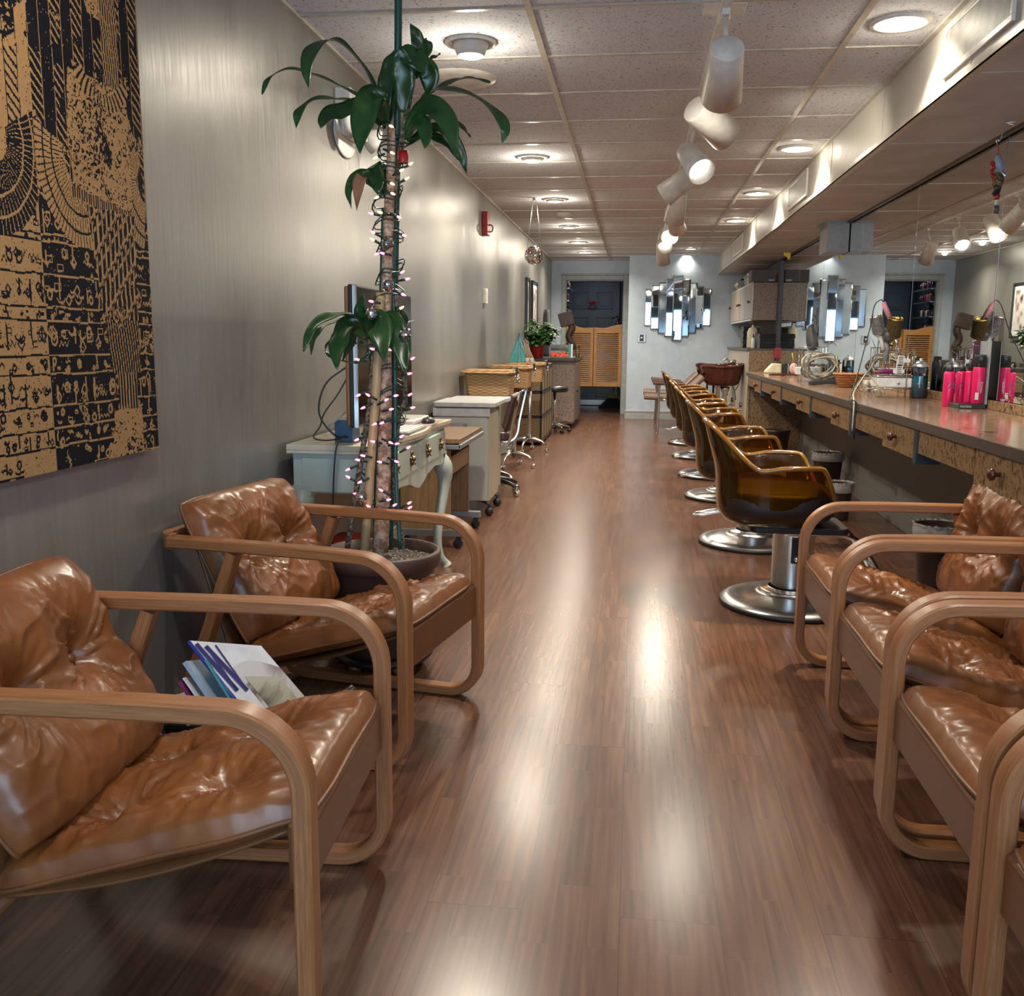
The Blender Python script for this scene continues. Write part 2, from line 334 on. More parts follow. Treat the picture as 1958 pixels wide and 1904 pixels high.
def mk_oak():
    m = N('bent_oak'); at_ = m.n('ShaderNodeAttribute', attribute_name='grain')
    v = m.n('ShaderNodeMapping', {'Vector': at_.outputs['Vector'], 'Scale': (5, 90, 90)}).outputs[0]; g = m.noise(v, 1.6, 6, .6, .8)
    v2 = m.n('ShaderNodeMapping', {'Vector': at_.outputs['Vector'], 'Scale': (1.5, 260, 30)}).outputs[0]; g2 = m.noise(v2, 1.0, 2)
    f = m.math('ADD', m.math('MULTIPLY', g, .7), m.math('MULTIPLY', g2, .3))
    m.set(color=m.ramp(f, [(.3, (.21, .076, .026)), (.5, (.32, .130, .048)), (.7, (.41, .19, .080))]), rough=.36); m.bump(f, .12, .001); return m.m
M = dict(
 floor=mk_floor(),
 wall=mk_plaster('grey_metallic_plaster', (.25, .242, .225), (.37, .362, .335), .33, .5),
 wallr=mk_plaster('taupe_wall_paint', (.16, .15, .135), (.20, .19, .17), .6, 0, False, .05),
 stucco=mk_plaster('blue_grey_stucco_daylight_tint', (.42, .52, .62), (.60, .70, .79), .38, 0, False, .35),  # blue deepened in the colour to stand in for daylight on the far walls
 tile=mk_tile(), grid=plain('ceiling_grid_metal', (.60, .56, .48), .35, .3),
 soffit=mk_plaster('soffit_panel', (.52, .49, .43), (.60, .57, .50), .45, 0, False, .12),
 soffitb=plain('soffit_underside', (.62, .60, .60), .6, scale=4), trimm=plain('door_trim_paint', (.40, .43, .44), .4),
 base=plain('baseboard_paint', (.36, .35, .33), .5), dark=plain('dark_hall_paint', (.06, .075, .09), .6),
 door=plain('slate_blue_door', (.10, .135, .16), .42, scale=3), mirror=None,
 frame=mk_oak(),
 leather=mk_leather('cognac_leather', (.225, .076, .019), (.125, .038, .010)),
 leatherd=plain('tan_sling_leather', (.155, .060, .021), .36, scale=9),
 chrome=plain('chrome', (.80, .80, .80), .09, 1, 0), brushed=mk_brushed('brushed_steel'), amber=mk_amber(), amberr=plain('amber_rim', (.24, .105, .016), .12, 0, .05, coat=1.0),
 rubber=plain('black_rubber', (.012, .012, .013), .45), black=plain('black_plastic', (.02, .02, .022), .3),
 seat=plain('dark_brown_vinyl', (.016, .008, .005), .5), white=plain('white_enamel', (.72, .70, .66), .32),
 lampw=plain('cream_track_enamel', (.78, .75, .68), .38), burl=mk_burl('burl_laminate', (.040, .020, .010), (.15, .082, .036), (.30, .19, .095), 38),
 burlp=mk_burl('plum_burl_laminate', (.07, .045, .042), (.21, .15, .125), (.31, .235, .19), 34),
 counter=mk_burl('counter_laminate', (.035, .018, .010), (.15, .082, .05), (.28, .18, .115), 24, .14),
 edge=plain('grey_brown_edging', (.075, .062, .055), .35), strip=plain('slate_strip', (.05, .055, .075), .3),
 knob=plain('dark_cherry_knob', (.07, .018, .010), .2), beige=mk_wood('beige_woodgrain', (.40, .34, .27), (.50, .44, .36), (.56, .50, .42), (30, 30, 3), .4, .03),
 louvre=mk_wood('honey_louvre_wood', (.30, .125, .032), (.46, .22, .065), (.58, .31, .10), (5, 30, 60), .35),
 terracotta=plain('brown_glazed_pot', (.085, .047, .036), .5, scale=14), terrac2=plain('terracotta_rim', (.26, .12, .07), .7),
 soil=mk_pit('perlite_soil', (.03, .018, .012), (.50, .42, .34), 110, .8, .56, .64), leaf=mk_leaf(),
 leafy=plain('poinsettia_leaf', (.03, .10, .02), .4, var=.25), stem=plain('green_stem', (.07, .12, .035), .5),
 cane=mk_pit('dracaena_cane', (.30, .155, .09), (.64, .46, .33), 38, .7), bamboo=plain('bamboo', (.50, .35, .17), .4, scale=8),
 stake=plain('green_stake', (.02, .085, .065), .35), wire=plain('green_wire', (.01, .045, .035), .4), bark=mk_pit('ringed_bark', (.04, .03, .02), (.28, .23, .17), 90),
 bulb=emis('pink_bulb', (1, .20, .34), 2.2), bulbs=emis('amber_bulb', (1, .50, .20), 2.4), lens=emis('lamp_lens', (1, .93, .82), 6), ball=mk_disco(),
 desk=plain('pale_green_paint', (.50, .56, .50), .38, scale=4), desktop=mk_burl('cream_marbled_top', (.55, .45, .33), (.66, .57, .43), (.72, .64, .50), 9, .25),
 brass=plain('antique_brass', (.28, .19, .10), .3, 1), walnut=mk_wood('walnut_laminate', (.13, .07, .03), (.25, .145, .07), (.33, .20, .10), (60, 60, 4), .4, .03),
 alu=mk_brushed('satin_aluminium', (.55, .57, .60), .35), putty=plain('putty_grey_enamel', (.45, .45, .41), .4, scale=3), puttyw=mk_wood('putty_woodgrain', (.36, .33, .24), (.43, .40, .30), (.48, .45, .35), (40, 40, 3), .45, .03),
 puttytop=plain('pale_grey_laminate', (.52, .53, .53), .3), wicker=mk_wicker('honey_wicker', (.22, .10, .035), (.74, .48, .22)), wick2=mk_wicker('dark_seagrass', (.12, .07, .03), (.46, .33, .17), 70, 34),
 pad=plain('brown_vinyl_pad', (.10, .05, .045), .35), screen=plain('dark_screen', (.012, .011, .010), .08, 0), bluem=plain('blue_tin', (.03, .09, .17), .3), red=plain('red_enamel', (.45, .02, .02), .35),
 pot=plain('red_plastic_pot', (.30, .015, .015), .4), tan=plain('tan_canvas', (.33, .185, .070), .8, scale=200), ink=plain('black_ink', (.005, .005, .008), .8, scale=200, spec=.15),
 brownv=plain('brown_shampoo_bowl', (.085, .022, .014), .12), taupe=plain('taupe_vinyl', (.22, .145, .11), .4), brown=plain('chestnut_vinyl', (.085, .035, .024), .35),
 pink=plain('hot_pink_bottle', (.60, .010, .10), .25, var=.02), pinkl=plain('pastel_pink', (.70, .27, .32), .35), gold=plain('gold_ceramic', (.62, .45, .12), .15, 1), bristle=mk_pit('gold_bristle', (.02, .012, .005), (.20, .125, .03), 200),
 bristleg=mk_pit('grey_bristle', (.08, .07, .07), (.5, .47, .45), 260), greyp=plain('grey_plastic', (.34, .34, .33), .35), greyd=plain('dark_grey_plastic', (.09, .09, .09), .35), blue=mk_glass('blue_liquid', (.02, .20, .27)), glass=mk_glass('clear_glass', (.90, .93, .94)),
 towel=plain('black_towel', (.016, .017, .024), .95, sheen=.3), cream=plain('cream_plastic', (.68, .62, .44), .4), whitep=plain('white_plastic', (.75, .75, .72), .35), grey=plain('grey_card', (.11, .10, .10), .6), orange=mk_wicker('orange_wicker', (.16, .05, .015), (.55, .25, .09), 62, 40),
 cable=plain('cream_cable', (.55, .50, .38), .5), cableg=plain('grey_cable', (.16, .16, .16), .5), bag=mk_bag(), bin=plain('brown_bin', (.055, .030, .026), .45), navy=plain('navy_cloth', (.02, .015, .10), .9), yellow=plain('yellow_plastic', (.65, .50, .02), .4),
 teal=plain('teal_paper', (.05, .30, .30), .4), brownp=plain('brown_paper', (.30, .17, .08), .6), hall=plain('product_dark', (.05, .02, .03), .3), straw=plain('yellow_broom', (.40, .42, .10), .6), slate=plain('slate_metal_box', (.33, .36, .38), .4),
 brownw=mk_wood('dark_carved_wood', (.012, .007, .005), (.030, .016, .010), (.06, .032, .018), (10, 10, 30), .4), paper=plain('magazine_paper', (.72, .70, .70), .35), navyi=plain('navy_ink', (.03, .025, .13), .3), photo=mk_burl('magazine_photo', (.09, .08, .065), (.30, .28, .21), (.48, .45, .34), 5, .25),
 lblue=plain('pale_blue_cover', (.36, .45, .55), .3), magenta=plain('plum_cover', (.22, .03, .12), .3), salmon=plain('salmon_cover', (.60, .38, .30), .3), silver=plain('silver_ink', (.62, .62, .60), .3), photog=mk_burl('grey_photo', (.05, .04, .04), (.30, .24, .22), (.62, .58, .55), 6, .2),
 leop=mk_pit('leopard_print', (.02, .012, .01), (.42, .27, .12), 120), cork=plain('cream_soft', (.55, .50, .44), .8), grille=plain('grille_metal', (.60, .58, .52), .45, .2))
_m = N('mirror_glass'); _m.set(color=(.80, .83, .83), metal=1, rough=.012); M['mirror'] = _m.m
_m = N('mirror_blue_reflection_tint'); _m.set(color=(.52, .62, .72), metal=1, rough=.02); M['mirror2'] = _m.m  # glass colour dimmed and blued so the window's reflection reads blue

# ================================================================== ROOM SHELL
g = G(); g.box(XL - .1, YF - .1, -.1, XR + .1, YH + .1, 0); struct('floor', g, M['floor'])
g = G(); g.box(XL - .1, YF - .1, 0, XL, YD + .1, CZ + .1); struct('wall_left', g, M['wall'])
g = G(); g.box(XR, YF - .1, 0, XR + .1, YB + .1, CZ + .1); struct('wall_right', g, M['wallr'])
g = G(); g.box(-.12, YB, 0, XR, YD + .1, CZ + .1); struct('wall_back', g, M['stucco'])
g = G(); g.box(XL, YD, 0, -1.085, YD + .1, CZ + .1); g.box(-1.085, YD, 2.03, -.12, YD + .1, CZ + .1); struct('wall_back_door', g, M['stucco'])
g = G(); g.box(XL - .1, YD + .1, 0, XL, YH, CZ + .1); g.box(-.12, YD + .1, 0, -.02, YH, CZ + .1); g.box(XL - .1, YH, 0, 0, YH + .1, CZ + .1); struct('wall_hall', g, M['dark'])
# street front with shop windows behind the camera
g = G(); g.box(XL, YF - .1, 0, XR, YF, .25); g.box(XL, YF - .1, 1.85, XR, YF, CZ + .1); g.box(XL, YF - .1, .25, -1.15, YF, 1.85); g.box(1.45, YF - .1, .25, XR, YF, 1.85); g.box(.12, YF - .1, .25, .18, YF, 1.85); g.box(-.6, YF - .1, .25, -.56, YF, 1.85); g.box(.8, YF - .1, .25, .84, YF, 1.85)
struct('wall_front', g, M['wallr'])
g = G()
g.box(XL - .1, YF - .1, CZ, XR + .1, YH + .1, CZ + .1); struct('ceiling', g, M['tile'])
g = G()   # the T-bar grid and wall angle
for x in (-.42, .80): g.box(x - .013, YF, CZ - .006, x + .013, YD, CZ)
y = 4.30 - .61 * 8
while y < YD:
    g.box(XL, y - .011, CZ - .005, SX, y + .011, CZ); y += .6105
g.box(XL, YF, CZ - .012, XL + .022, YD, CZ); g.box(SX - .022, YF, CZ - .012, SX, YB, CZ)
struct('trim_1', g, M['grid'])
# the dropped soffit over the stations
g = G(); g.box(SX, YF, SZ, XR, YB, CZ); struct('trim_2', g, [M['soffit']])
g = G(); g.box(SX + .002, YF, SZ - .004, XR - .02, YB, SZ); struct('trim_3', g, M['soffitb'])
g = G(); g.box(SX - .004, YF, SZ - .008, SX + .03, YB, SZ - .003); g.box(SX - .004, YF, SZ - .008, SX, YB, SZ + .022)
y = 4.30 - .61 * 7
k = 0
while y < YB:
    g.box(SX - .003, y - .004, SZ + .02, SX, y + .004, CZ - .01); g.box(SX + .03, y - .006, SZ - .007, XM, y + .006, SZ - .003); y += 1.221
struct('trim_4', g, M['grid'])
g = G(); g.box(XM - .03, 2.2, SZ - .018, XM - .012, 11.5, SZ - .004); struct('trim_5', g, M['edge'])
# baseboards
def bb(name, x0, y0, x1, y1, h=.105, m='base'):
    g = G(); g.box(x0, y0, 0, x1, y1, h - .02); 
    cx = (x0 + x1) / 2
    if abs(x1 - x0) < abs(y1 - y0): g.box(x0 + (x1 - x0) * .0, y0, h - .02, x0 + (x1 - x0) * 1, y1, h)
    else: g.box(x0, y0 + .004, h - .02, x1, y1, h)
    struct(name, g, M[m], bevel=.004)
bb('baseboard_left', XL, YF, XL + .012, YD); bb('baseboard_right', XR - .014, YF, XR, 11.5, .13, 'wallr')
g = G(); g.box(-.135, YB - .016, 0, 1.3, YB, .105); g.box(-.14, YB - .02, .105, 1.3, YB, .125); struct('baseboard_back', g, M['trimm'], bevel=.003)
# door casing
g = G()
for a, b, c, d in ((-1.14, -1.083, 0, 2.10), (-.205, -.121, 0, 2.10)):
    g.box(a, YD - .022, c, b, YD, d)
g.box(-1.083, YD - .022, 2.03, -.205, YD, 2.10); g.box(-1.155, YD - .034, 2.101, -.122, YD, 2.125)
g.box(-1.084, YD + .001, 0, -1.07, YD + .1, 2.014); g.box(-.215, YD + .001, 0, -.205, YD + .1, 2.014); g.box(-1.084, YD + .001, 2.015, -.205, YD + .1, 2.029)
struct('trim_6', g, M['trimm'], bevel=.006)
# the six-panel door at the end of the hall
dr = thing('door_1', 'slate blue six panel door at the far end of the hall', 'door', (-.755, YH - .002, 0)); dr['kind'] = 'structure'
g = G(); g.box(-.46, -.05, 0.01, .46, 0, 2.12); g.build('door_panel', M['door'], dr, bevel=.004)
g = G()
for x in (-.205, .205):
    for z0, z1 in ((1.66, 1.95), (.95, 1.53), (.16, .80)):
        w = .135
        for a, b, c, d in ((x - w, z0, x + w, z0 + .02), (x - w, z1 - .02, x + w, z1), (x - w, z0, x - w + .02, z1), (x + w - .02, z0, x + w, z1)): g.box(a, -.062, b, c, -.049, d)
        g.box(x - w + .045, -.060, z0 + .045, x + w - .045, -.049, z1 - .045)
g.build('door_moulding', M['door'], dr, bevel=.005)
g = G(); g.box(-.44, -.056, .015, .44, -.05, .10); label_part(g.build('kick_plate', M['alu'], dr), 'pale metal sweep strip')
pl = thing('door_plaque', 'small oval plaque with a dark red bow hanging on the slate blue door', 'plaque', (-.76, YH - .066, 1.72))
g = G(); g.lathe([(0, -.004), (.075, -.004), (.08, 0), (.075, .004), (0, .004)], (0, 0, -.03), (0, 1, 0), sx=1, sy=.55); g.build('plate', M['grey'], pl)
g = G(); g.ball((-.03, -.01, .05), .03, 10, (1.2, .5, .7)); g.ball((.03, -.01, .055), .03, 10, (1.2, .5, .7)); g.ball((0, -.012, .035), .014, 8); g.tube([(0, -.01, .03), (-.04, -.01, -.01)], .008, 6); g.tube([(0, -.01, .03), (.05, -.01, 0)], .008, 6); g.build('bow', M['red'], pl)

# mirror wall: panels side by side, bright bevelled joints
seams = [2.2, 3.35, 4.73, 6.10, 7.52, 8.95, 10.25, 11.5]
for i in range(len(seams) - 1):
    a, b = seams[i], seams[i + 1]
    t = thing('wall_mirror', ['wall mirror panel nearest the camera at the right edge of the photo', 'tall wall mirror panel behind the pink bottles', 'wall mirror panel behind the caddy with the gold brush', 'wall mirror panel between the gold brush caddy and the grey ceiling box', 'wall mirror panel behind the tangled cable caddy', 'wall mirror panel beyond the tangled cable caddy', 'farthest wall mirror panel next to the burl wall cabinet'][i], 'mirror', (XM, a, 0), 0, 'mirror panels above the counter')
    g = G(); g.box(-.001, .003, .875, .012, b - a - .003, SZ - .006); g.build('glass', M['mirror'], t)
    for e_ in (b - a - .0045, .003): g = G(); g.box(-.0012, e_, .875, .002, e_ + .0014, SZ - .008); g.build('bevel_edge', M['alu'], t)
    for yy in (.2, b - a - .2): g = G(); g.box(-.006, yy - .012, .862, .001, yy + .012, .885); g.build('clip', M['glass'], t)
tag((lambda g: (g.box(XM - .03, 11.50, .80, XR, 11.545, SZ), g.build('mirror_end_post', M['brownw'], bevel=.003))[1])(G()), 'dark wooden post closing the far end of the mirror wall', 'post')

# ================================================================== CEILING THINGS
def downlight(px, py, lab, r=.105, drop=.0, on=14, name='recessed_light', grp='recessed ceiling lights'):
    c = on_z(px, py, CZ); t = thing(name, lab, 'ceiling light', (c.x, c.y, CZ), 0, grp)
    g = G(); g.lathe([(r * .72, -.001), (r * .70, -.010), (r * .98, -.010), (r, -.004), (r, 0)], n=32); g.build('trim_ring', M['white'], t)
    if drop:
        g = G(); g.lathe([(r * .70, 0), (r * .70, -.012), (r * .66, -.02), (r * .52, -drop), (r * .46, -drop - .002), (r * .44, -drop + .01)], n=32); g.build('shade', M['white'], t)
    g = G(); g.lathe([(0, -drop - .004), (r * .45 if drop else r * .62, -drop - .002), (r * .46 if drop else r * .70, -drop + .004)], n=28); g.build('lens', M['lens'], t)
    l = lamp('lamp_light', 'AREA', (c.x, c.y, CZ - drop - .014), on, WARM, shape='DISK', size=r * (.9 if drop else 1.3)); l.data.spread = 2.6 if c.x < 0 else 2.1
    l = lamp('lamp_bulb', 'POINT', (c.x, c.y, CZ - drop - .035), on * (.22 if c.x < 0 else .10), WARM, shadow_soft_size=.022)
LL = [((900, 80), 'round drum ceiling light nearest the camera beside the tall plant', .055), ((1018, 300), 'ceiling light on the left row second from the camera', .03), ((1061, 381), 'ceiling light between the second one and the smoke detector', .02), ((1088, 432), 'ceiling light just beyond the smoke detector', .02), ((1106, 463), 'left row ceiling light, second from the back wall', 0), ((1119, 482), 'left row ceiling light closest to the doorway', 0)]
for (p, lab, d) in LL: downlight(*p, lab, .105, d, 15)
for p, lab in (((1722, 42), 'large round recessed light beside the big air grille'), ((1524, 283), 'recessed light in the right row second from the camera'), ((1449, 369), 'recessed light in the right row third from the camera'), ((1408, 421), 'recessed light in the right row farthest from the camera')): downlight(*p, lab, .11, 0, 12)
for p, lab in (((1321, 475), 'small recessed light second nearest the strip mirror wall'), ((1313, 488), 'small recessed light right above the strip mirror')): downlight(*p, lab, .08, 0, 5)
for x_, lab in ((-.72, 'left row ceiling light above the armchairs, nearer than the drum light'), (.95, 'right row ceiling light above the armchairs')):
    for y_ in (1.6,):
        t = thing('recessed_light', lab, 'ceiling light', (x_, y_, CZ), 0, 'recessed ceiling lights'); g = G(); g.lathe([(.075, -.001), (.075, -.010), (.10, -.010), (.105, 0)], n=32); g.build('trim_ring', M['white'], t); g = G(); g.lathe([(0, -.004), (.07, -.003), (.075, 0)], n=28); g.build('lens', M['lens'], t)
        lamp('lamp_light', 'AREA', (x_, y_, CZ - .014), 8, (1.0, .90, .78), shape='DISK', size=.14)
c = on_z(878, 150, CZ); t = thing('ceiling_speaker', 'flat round cream disc speaker on the ceiling behind the plant', 'speaker', (c.x, c.y, CZ))
g = G(); g.lathe([(0, -.014), (.10, -.014), (.165, -.010), (.175, 0)], n=40); g.build('cover', M['lampw'], t); g = G(); g.lathe([(.07, -.0155), (.10, -.0165), (.105, -.0145)], n=32); g.build('ring', M['white'], t)
c = on_z(1078, 408, CZ); t = thing('smoke_detector', 'white round smoke detector between two ceiling lights', 'smoke detector', (c.x, c.y, CZ))
g = G(); g.lathe([(0, -.045), (.03, -.045), (.055, -.03), (.075, -.02), (.08, 0)], n=28); g.build('body', M['white'], t)

# track with spot heads
g = G(); g.box(.266, 3.62, CZ - .022, .304, 12.9, CZ); g.box(.279, 3.62, CZ - .024, .291, 12.9, CZ - .022)
tk = g.build('light_track', M['lampw'], bevel=.003); tag(tk, 'long cream lighting track running down the ceiling', 'lighting track')
t = thing('track_feed', 'square cream power feed plate at the near end of the lighting track', 'track feed', (.285, 3.78, CZ))
g = G(); g.box(-.075, -.07, -.006, .075, .07, 0); g.box(-.02, -.03, -.045, .02, .03, -.006); g.build('plate', M['lampw'], t, bevel=.003)
HEADS = [  # centre pixel, z of centre, direction, lit, label
 ((1385, 140), 2.085, (.0, .86, -.50), 0, 'cream track spotlight nearest the camera, hanging straight down'),
 ((1358, 233), 2.10, (.66, .66, -.34), 0, 'cream track spotlight turned right, second from the camera'),
 ((1327, 308), 2.11, (.35, -.72, -.62), 1, 'glowing track spotlight facing the camera, nearest of the lit ones'),
 ((1299, 351), 2.11, (-.72, .30, -.52), 0, 'track spotlight turned left behind the nearest glowing one'),
 ((1294, 396), 2.10, (-.12, .62, -.78), 0, 'track spotlight pointing down, fifth from the camera'),
 ((1290, 420), 2.12, (.25, .75, -.60), 0, 'track spotlight directly in front of the second glowing one'),
 ((1283, 438), 2.10, (-.12, -.72, -.68), 1, 'glowing track spotlight, middle one of the three lit'),
 ((1271, 459), 2.10, (.02, -.72, -.68), 1, 'glowing track spotlight, farthest of the three lit'),
 ((1267, 484), 2.06, (.10, .55, -.80), 0, 'track spotlight farthest from the camera')]
for (p, z, d, lit, lab) in HEADS:
    c = on_z(*p, z); d = Vector(d).normalized(); L = .235
    t = thing('track_spotlight', lab, 'spotlight', (.285, c.y, CZ - .022), 0, 'spotlights on the ceiling track')
    o = Vector((.285, c.y, CZ - .022)); a = c - d * L / 2 - o; b = c + d * L / 2 - o
    g = G(); g.box(-.014, -.03, -.022, .014, .03, 0); g.build('adapter', M['lampw'], t, bevel=.002)
    piv = a + d * .05 + Vector((0, 0, .045))
    g = G(); g.tube([(0, 0, -.02), (piv.x * .4, piv.y * .4, piv.z * .6), piv], .008, 8); g.cyl(piv + Vector((-.015, 0, 0)), piv + Vector((.015, 0, 0)), .013, n=12); g.build('stem', M['lampw'], t)
    g = G(); g.lathe([(0, 0), (.054, 0), (.0575, .002), (.0585, .006), (.076, L), (.073, L), (.064, L * .55), (0, L * .5)], a, d, n=40); g.build('shade', M['lampw'], t)
    g = G(); g.lathe([(0, 0), (.045, 0), (.05, -.01)], a + d * L * .72, d, n=24); g.build('lens', M['lens'] if lit else M['white'], t)
    l = lamp('spot_light', 'SPOT', c + d * L * .42, 15 if lit else 20, WARM, target=c + d * 3, spot_size=1.7, spot_blend=.7, shadow_soft_size=.045)

# air grilles in the soffit face
for (x0, x1, lab) in ((1810, 1940, 'large air grille near the camera in the soffit face'), (1510, 1545, 'air grille half way along the soffit face'), (1408, 1426, 'farthest air grille in the soffit face near the back wall')):
    y1, y0 = on_x(x0, 100 if x0 > 1700 else 380, SX).y, on_x(x1, 60 if x0 > 1700 else 350, SX).y
    z0, z1 = SZ + .045, CZ - .03
    t = thing('air_grille', lab, 'air vent', (SX, y0, 0), 0, 'air grilles in the soffit'); w = y1 - y0
    g = G(); g.box(-.012, 0, z0, 0, w, z0 + .022); g.box(-.012, 0, z1 - .022, 0, w, z1); g.box(-.012, 0, z0 + .022, 0, .022, z1 - .022); g.box(-.012, w - .022, z0 + .022, 0, w, z1 - .022); g.build('frame', M['lampw'], t, bevel=.002)
    g = G(); k = int(w / .011)
    for i in range(k): yy = .022 + (w - .044) * i / k; g.box(-.009, yy + .002, z0 + .02, -.003, yy + .007, z1 - .02)
    label_part(g.build('fins', M['grille'], t), 'metal fins'); g = G(); g.box(-.003, .02, z0 + .02, -.0005, w - .02, z1 - .02); g.build('backing', M['lampw'], t)
# grey box hanging below the soffit
t = thing('ceiling_chase_box', 'pale grey square box hanging under the soffit against the mirror', 'duct box', (0, 0, 0))
g = G(); g.box(1.455, 7.95, 1.825, 1.625, 8.25, 2.052); g.build('box', M['slate'], t, bevel=.004); g = G(); g.box(1.43, 7.93, 2.045, 1.627, 8.28, 2.056); g.build('flange', M['slate'], t)

# disco ball hanging at the left wall
c = on_z(1020, 378, CZ); bc = at(1021, 488, c.y); t = thing('mirror_ball', 'mirror disco ball hanging on chains near the left wall', 'disco ball', bc)
def discoball(g, r, n=22, m=14):
    for i in range(m):
        a0, a1 = PI * i / m, PI * (i + 1) / m; k = max(4, int(n * math.sin((a0 + a1) / 2)))
        for j in range(k):
            b0, b1 = 2 * PI * j / k, 2 * PI * (j + 1) / k; e = .012 if r > .05 else .03; t_ = R.uniform(-.035, .035); u_ = R.uniform(-.035, .035)
            P = lambda a, b: Vector((r * math.sin(a) * math.cos(b), r * math.sin(a) * math.sin(b), r * math.cos(a)))
            q = [P(a0 + e, b0 + e), P(a1 - e, b0 + e), P(a1 - e, b1 - e), P(a0 + e, b1 - e)]; g.quad(q[0] * (1 + t_), q[1] * (1 + u_), q[2] * (1 - t_), q[3] * (1 - u_))
g = G(); discoball(g, .079, 40, 20); g.build('mirror_tiles', M['ball'], t)
g = G(); g.ball((0, 0, 0), .0755, 20); g.build('core', M['black'], t)
g = G()
h = c - bc
for s_ in (-1, 1): g.tube([(s_ * .062, 0, .035), (s_ * .012, 0, h.z)], .0032, 6)
g.cyl((0, 0, h.z - .02), (0, 0, h.z), .015, n=10); g.build('chain', M['alu'], t)

# ================================================================== LEFT WALL THINGS
def wallbox(name, lab, cat, p0, p1, d, mat, bevel=.004, X=XL):
    a, b = on_x(*p0, X), on_x(*p1, X); t = thing(name, lab, cat, (X, a.y, b.z)); return t, b.y - a.y, a.z - b.z
a, b = on_x(922, 428, XL), on_x(937, 459, XL)
t = thing('fire_alarm', 'red fire alarm strobe high on the left wall', 'fire alarm', (XL, a.y, b.z)); w, h = .16, .20
g = G(); g.box(0, 0, 0, .045, .14, .19); g.build('housing', M['red'], t, bevel=.006)
g = G(); g.ball((.055, .09, .06), .035, 14, (.8, 1, 1)); g.build('strobe', M['glass'], t)
a, b = on_x(923, 558, XL), on_x(936, 583, XL)
t = thing('wall_thermostat', 'small white control box on the left wall below the fire alarm', 'thermostat', (XL, a.y, b.z))
g = G(); g.box(0, 0, 0, .028, .11, .125); g.build('housing', M['white'], t, bevel=.004); g = G(); g.box(.028, .02, .02, .034, .045, .10); g.build('cover', M['whitep'], t, bevel=.002)
a = on_x(640, 270, XL)
t = thing('emergency_light', 'white emergency lamp unit on the left wall behind the plant leaves', 'emergency light', (XL, a.y, 1.98))
g = G(); g.box(0, 0, .02, .075, .26, .20); g.build('housing', M['white'], t, bevel=.008)
for yy in (-.03, .29):
    g = G(); g.lathe([(0, 0), (.03, 0), (.055, .05), (.058, .06), (0, .058)], (.05, yy, .06), (.6, -.3 if yy < 0 else .5, -.3), n=20); g.build('lamp_head', M['white'], t)
g = G(); g.lathe([(0, 0), (.15, 0), (.16, .006), (.15, .012), (0, .012)], (.0, .13, .03), (1, 0, 0), n=32, sx=.6); g.build('back_plate', M['whitep'], t)
for i, (p, lab, w_) in enumerate((((1013, 535), 'narrow black framed picture nearest the camera of the two far wall pictures', .30), ((1019, 535), 'black framed picture with white mat above the reception counter', .62))):
    y0 = 11.35 if i == 0 else 11.95
    t = thing('framed_picture', lab, 'picture', (XL, y0, 1.19), 0, 'framed pictures at the far left'); h = .66
    g = G(); g.box(0, 0, 0, .03, w_, .03); g.box(0, 0, h - .03, .03, w_, h); g.box(0, 0, .03, .03, .03, h - .03); g.box(0, w_ - .03, .03, .03, w_, h - .03); g.build('frame', M['black'], t, bevel=.002)
    g = G(); g.box(0.002, .03, .03, .014, w_ - .03, h - .03); g.build('mat_board', M['whitep'], t)
    g = G(); g.box(.014, .08, .09, .016, w_ - .08, h - .09); g.build('print', M['photog'], t)

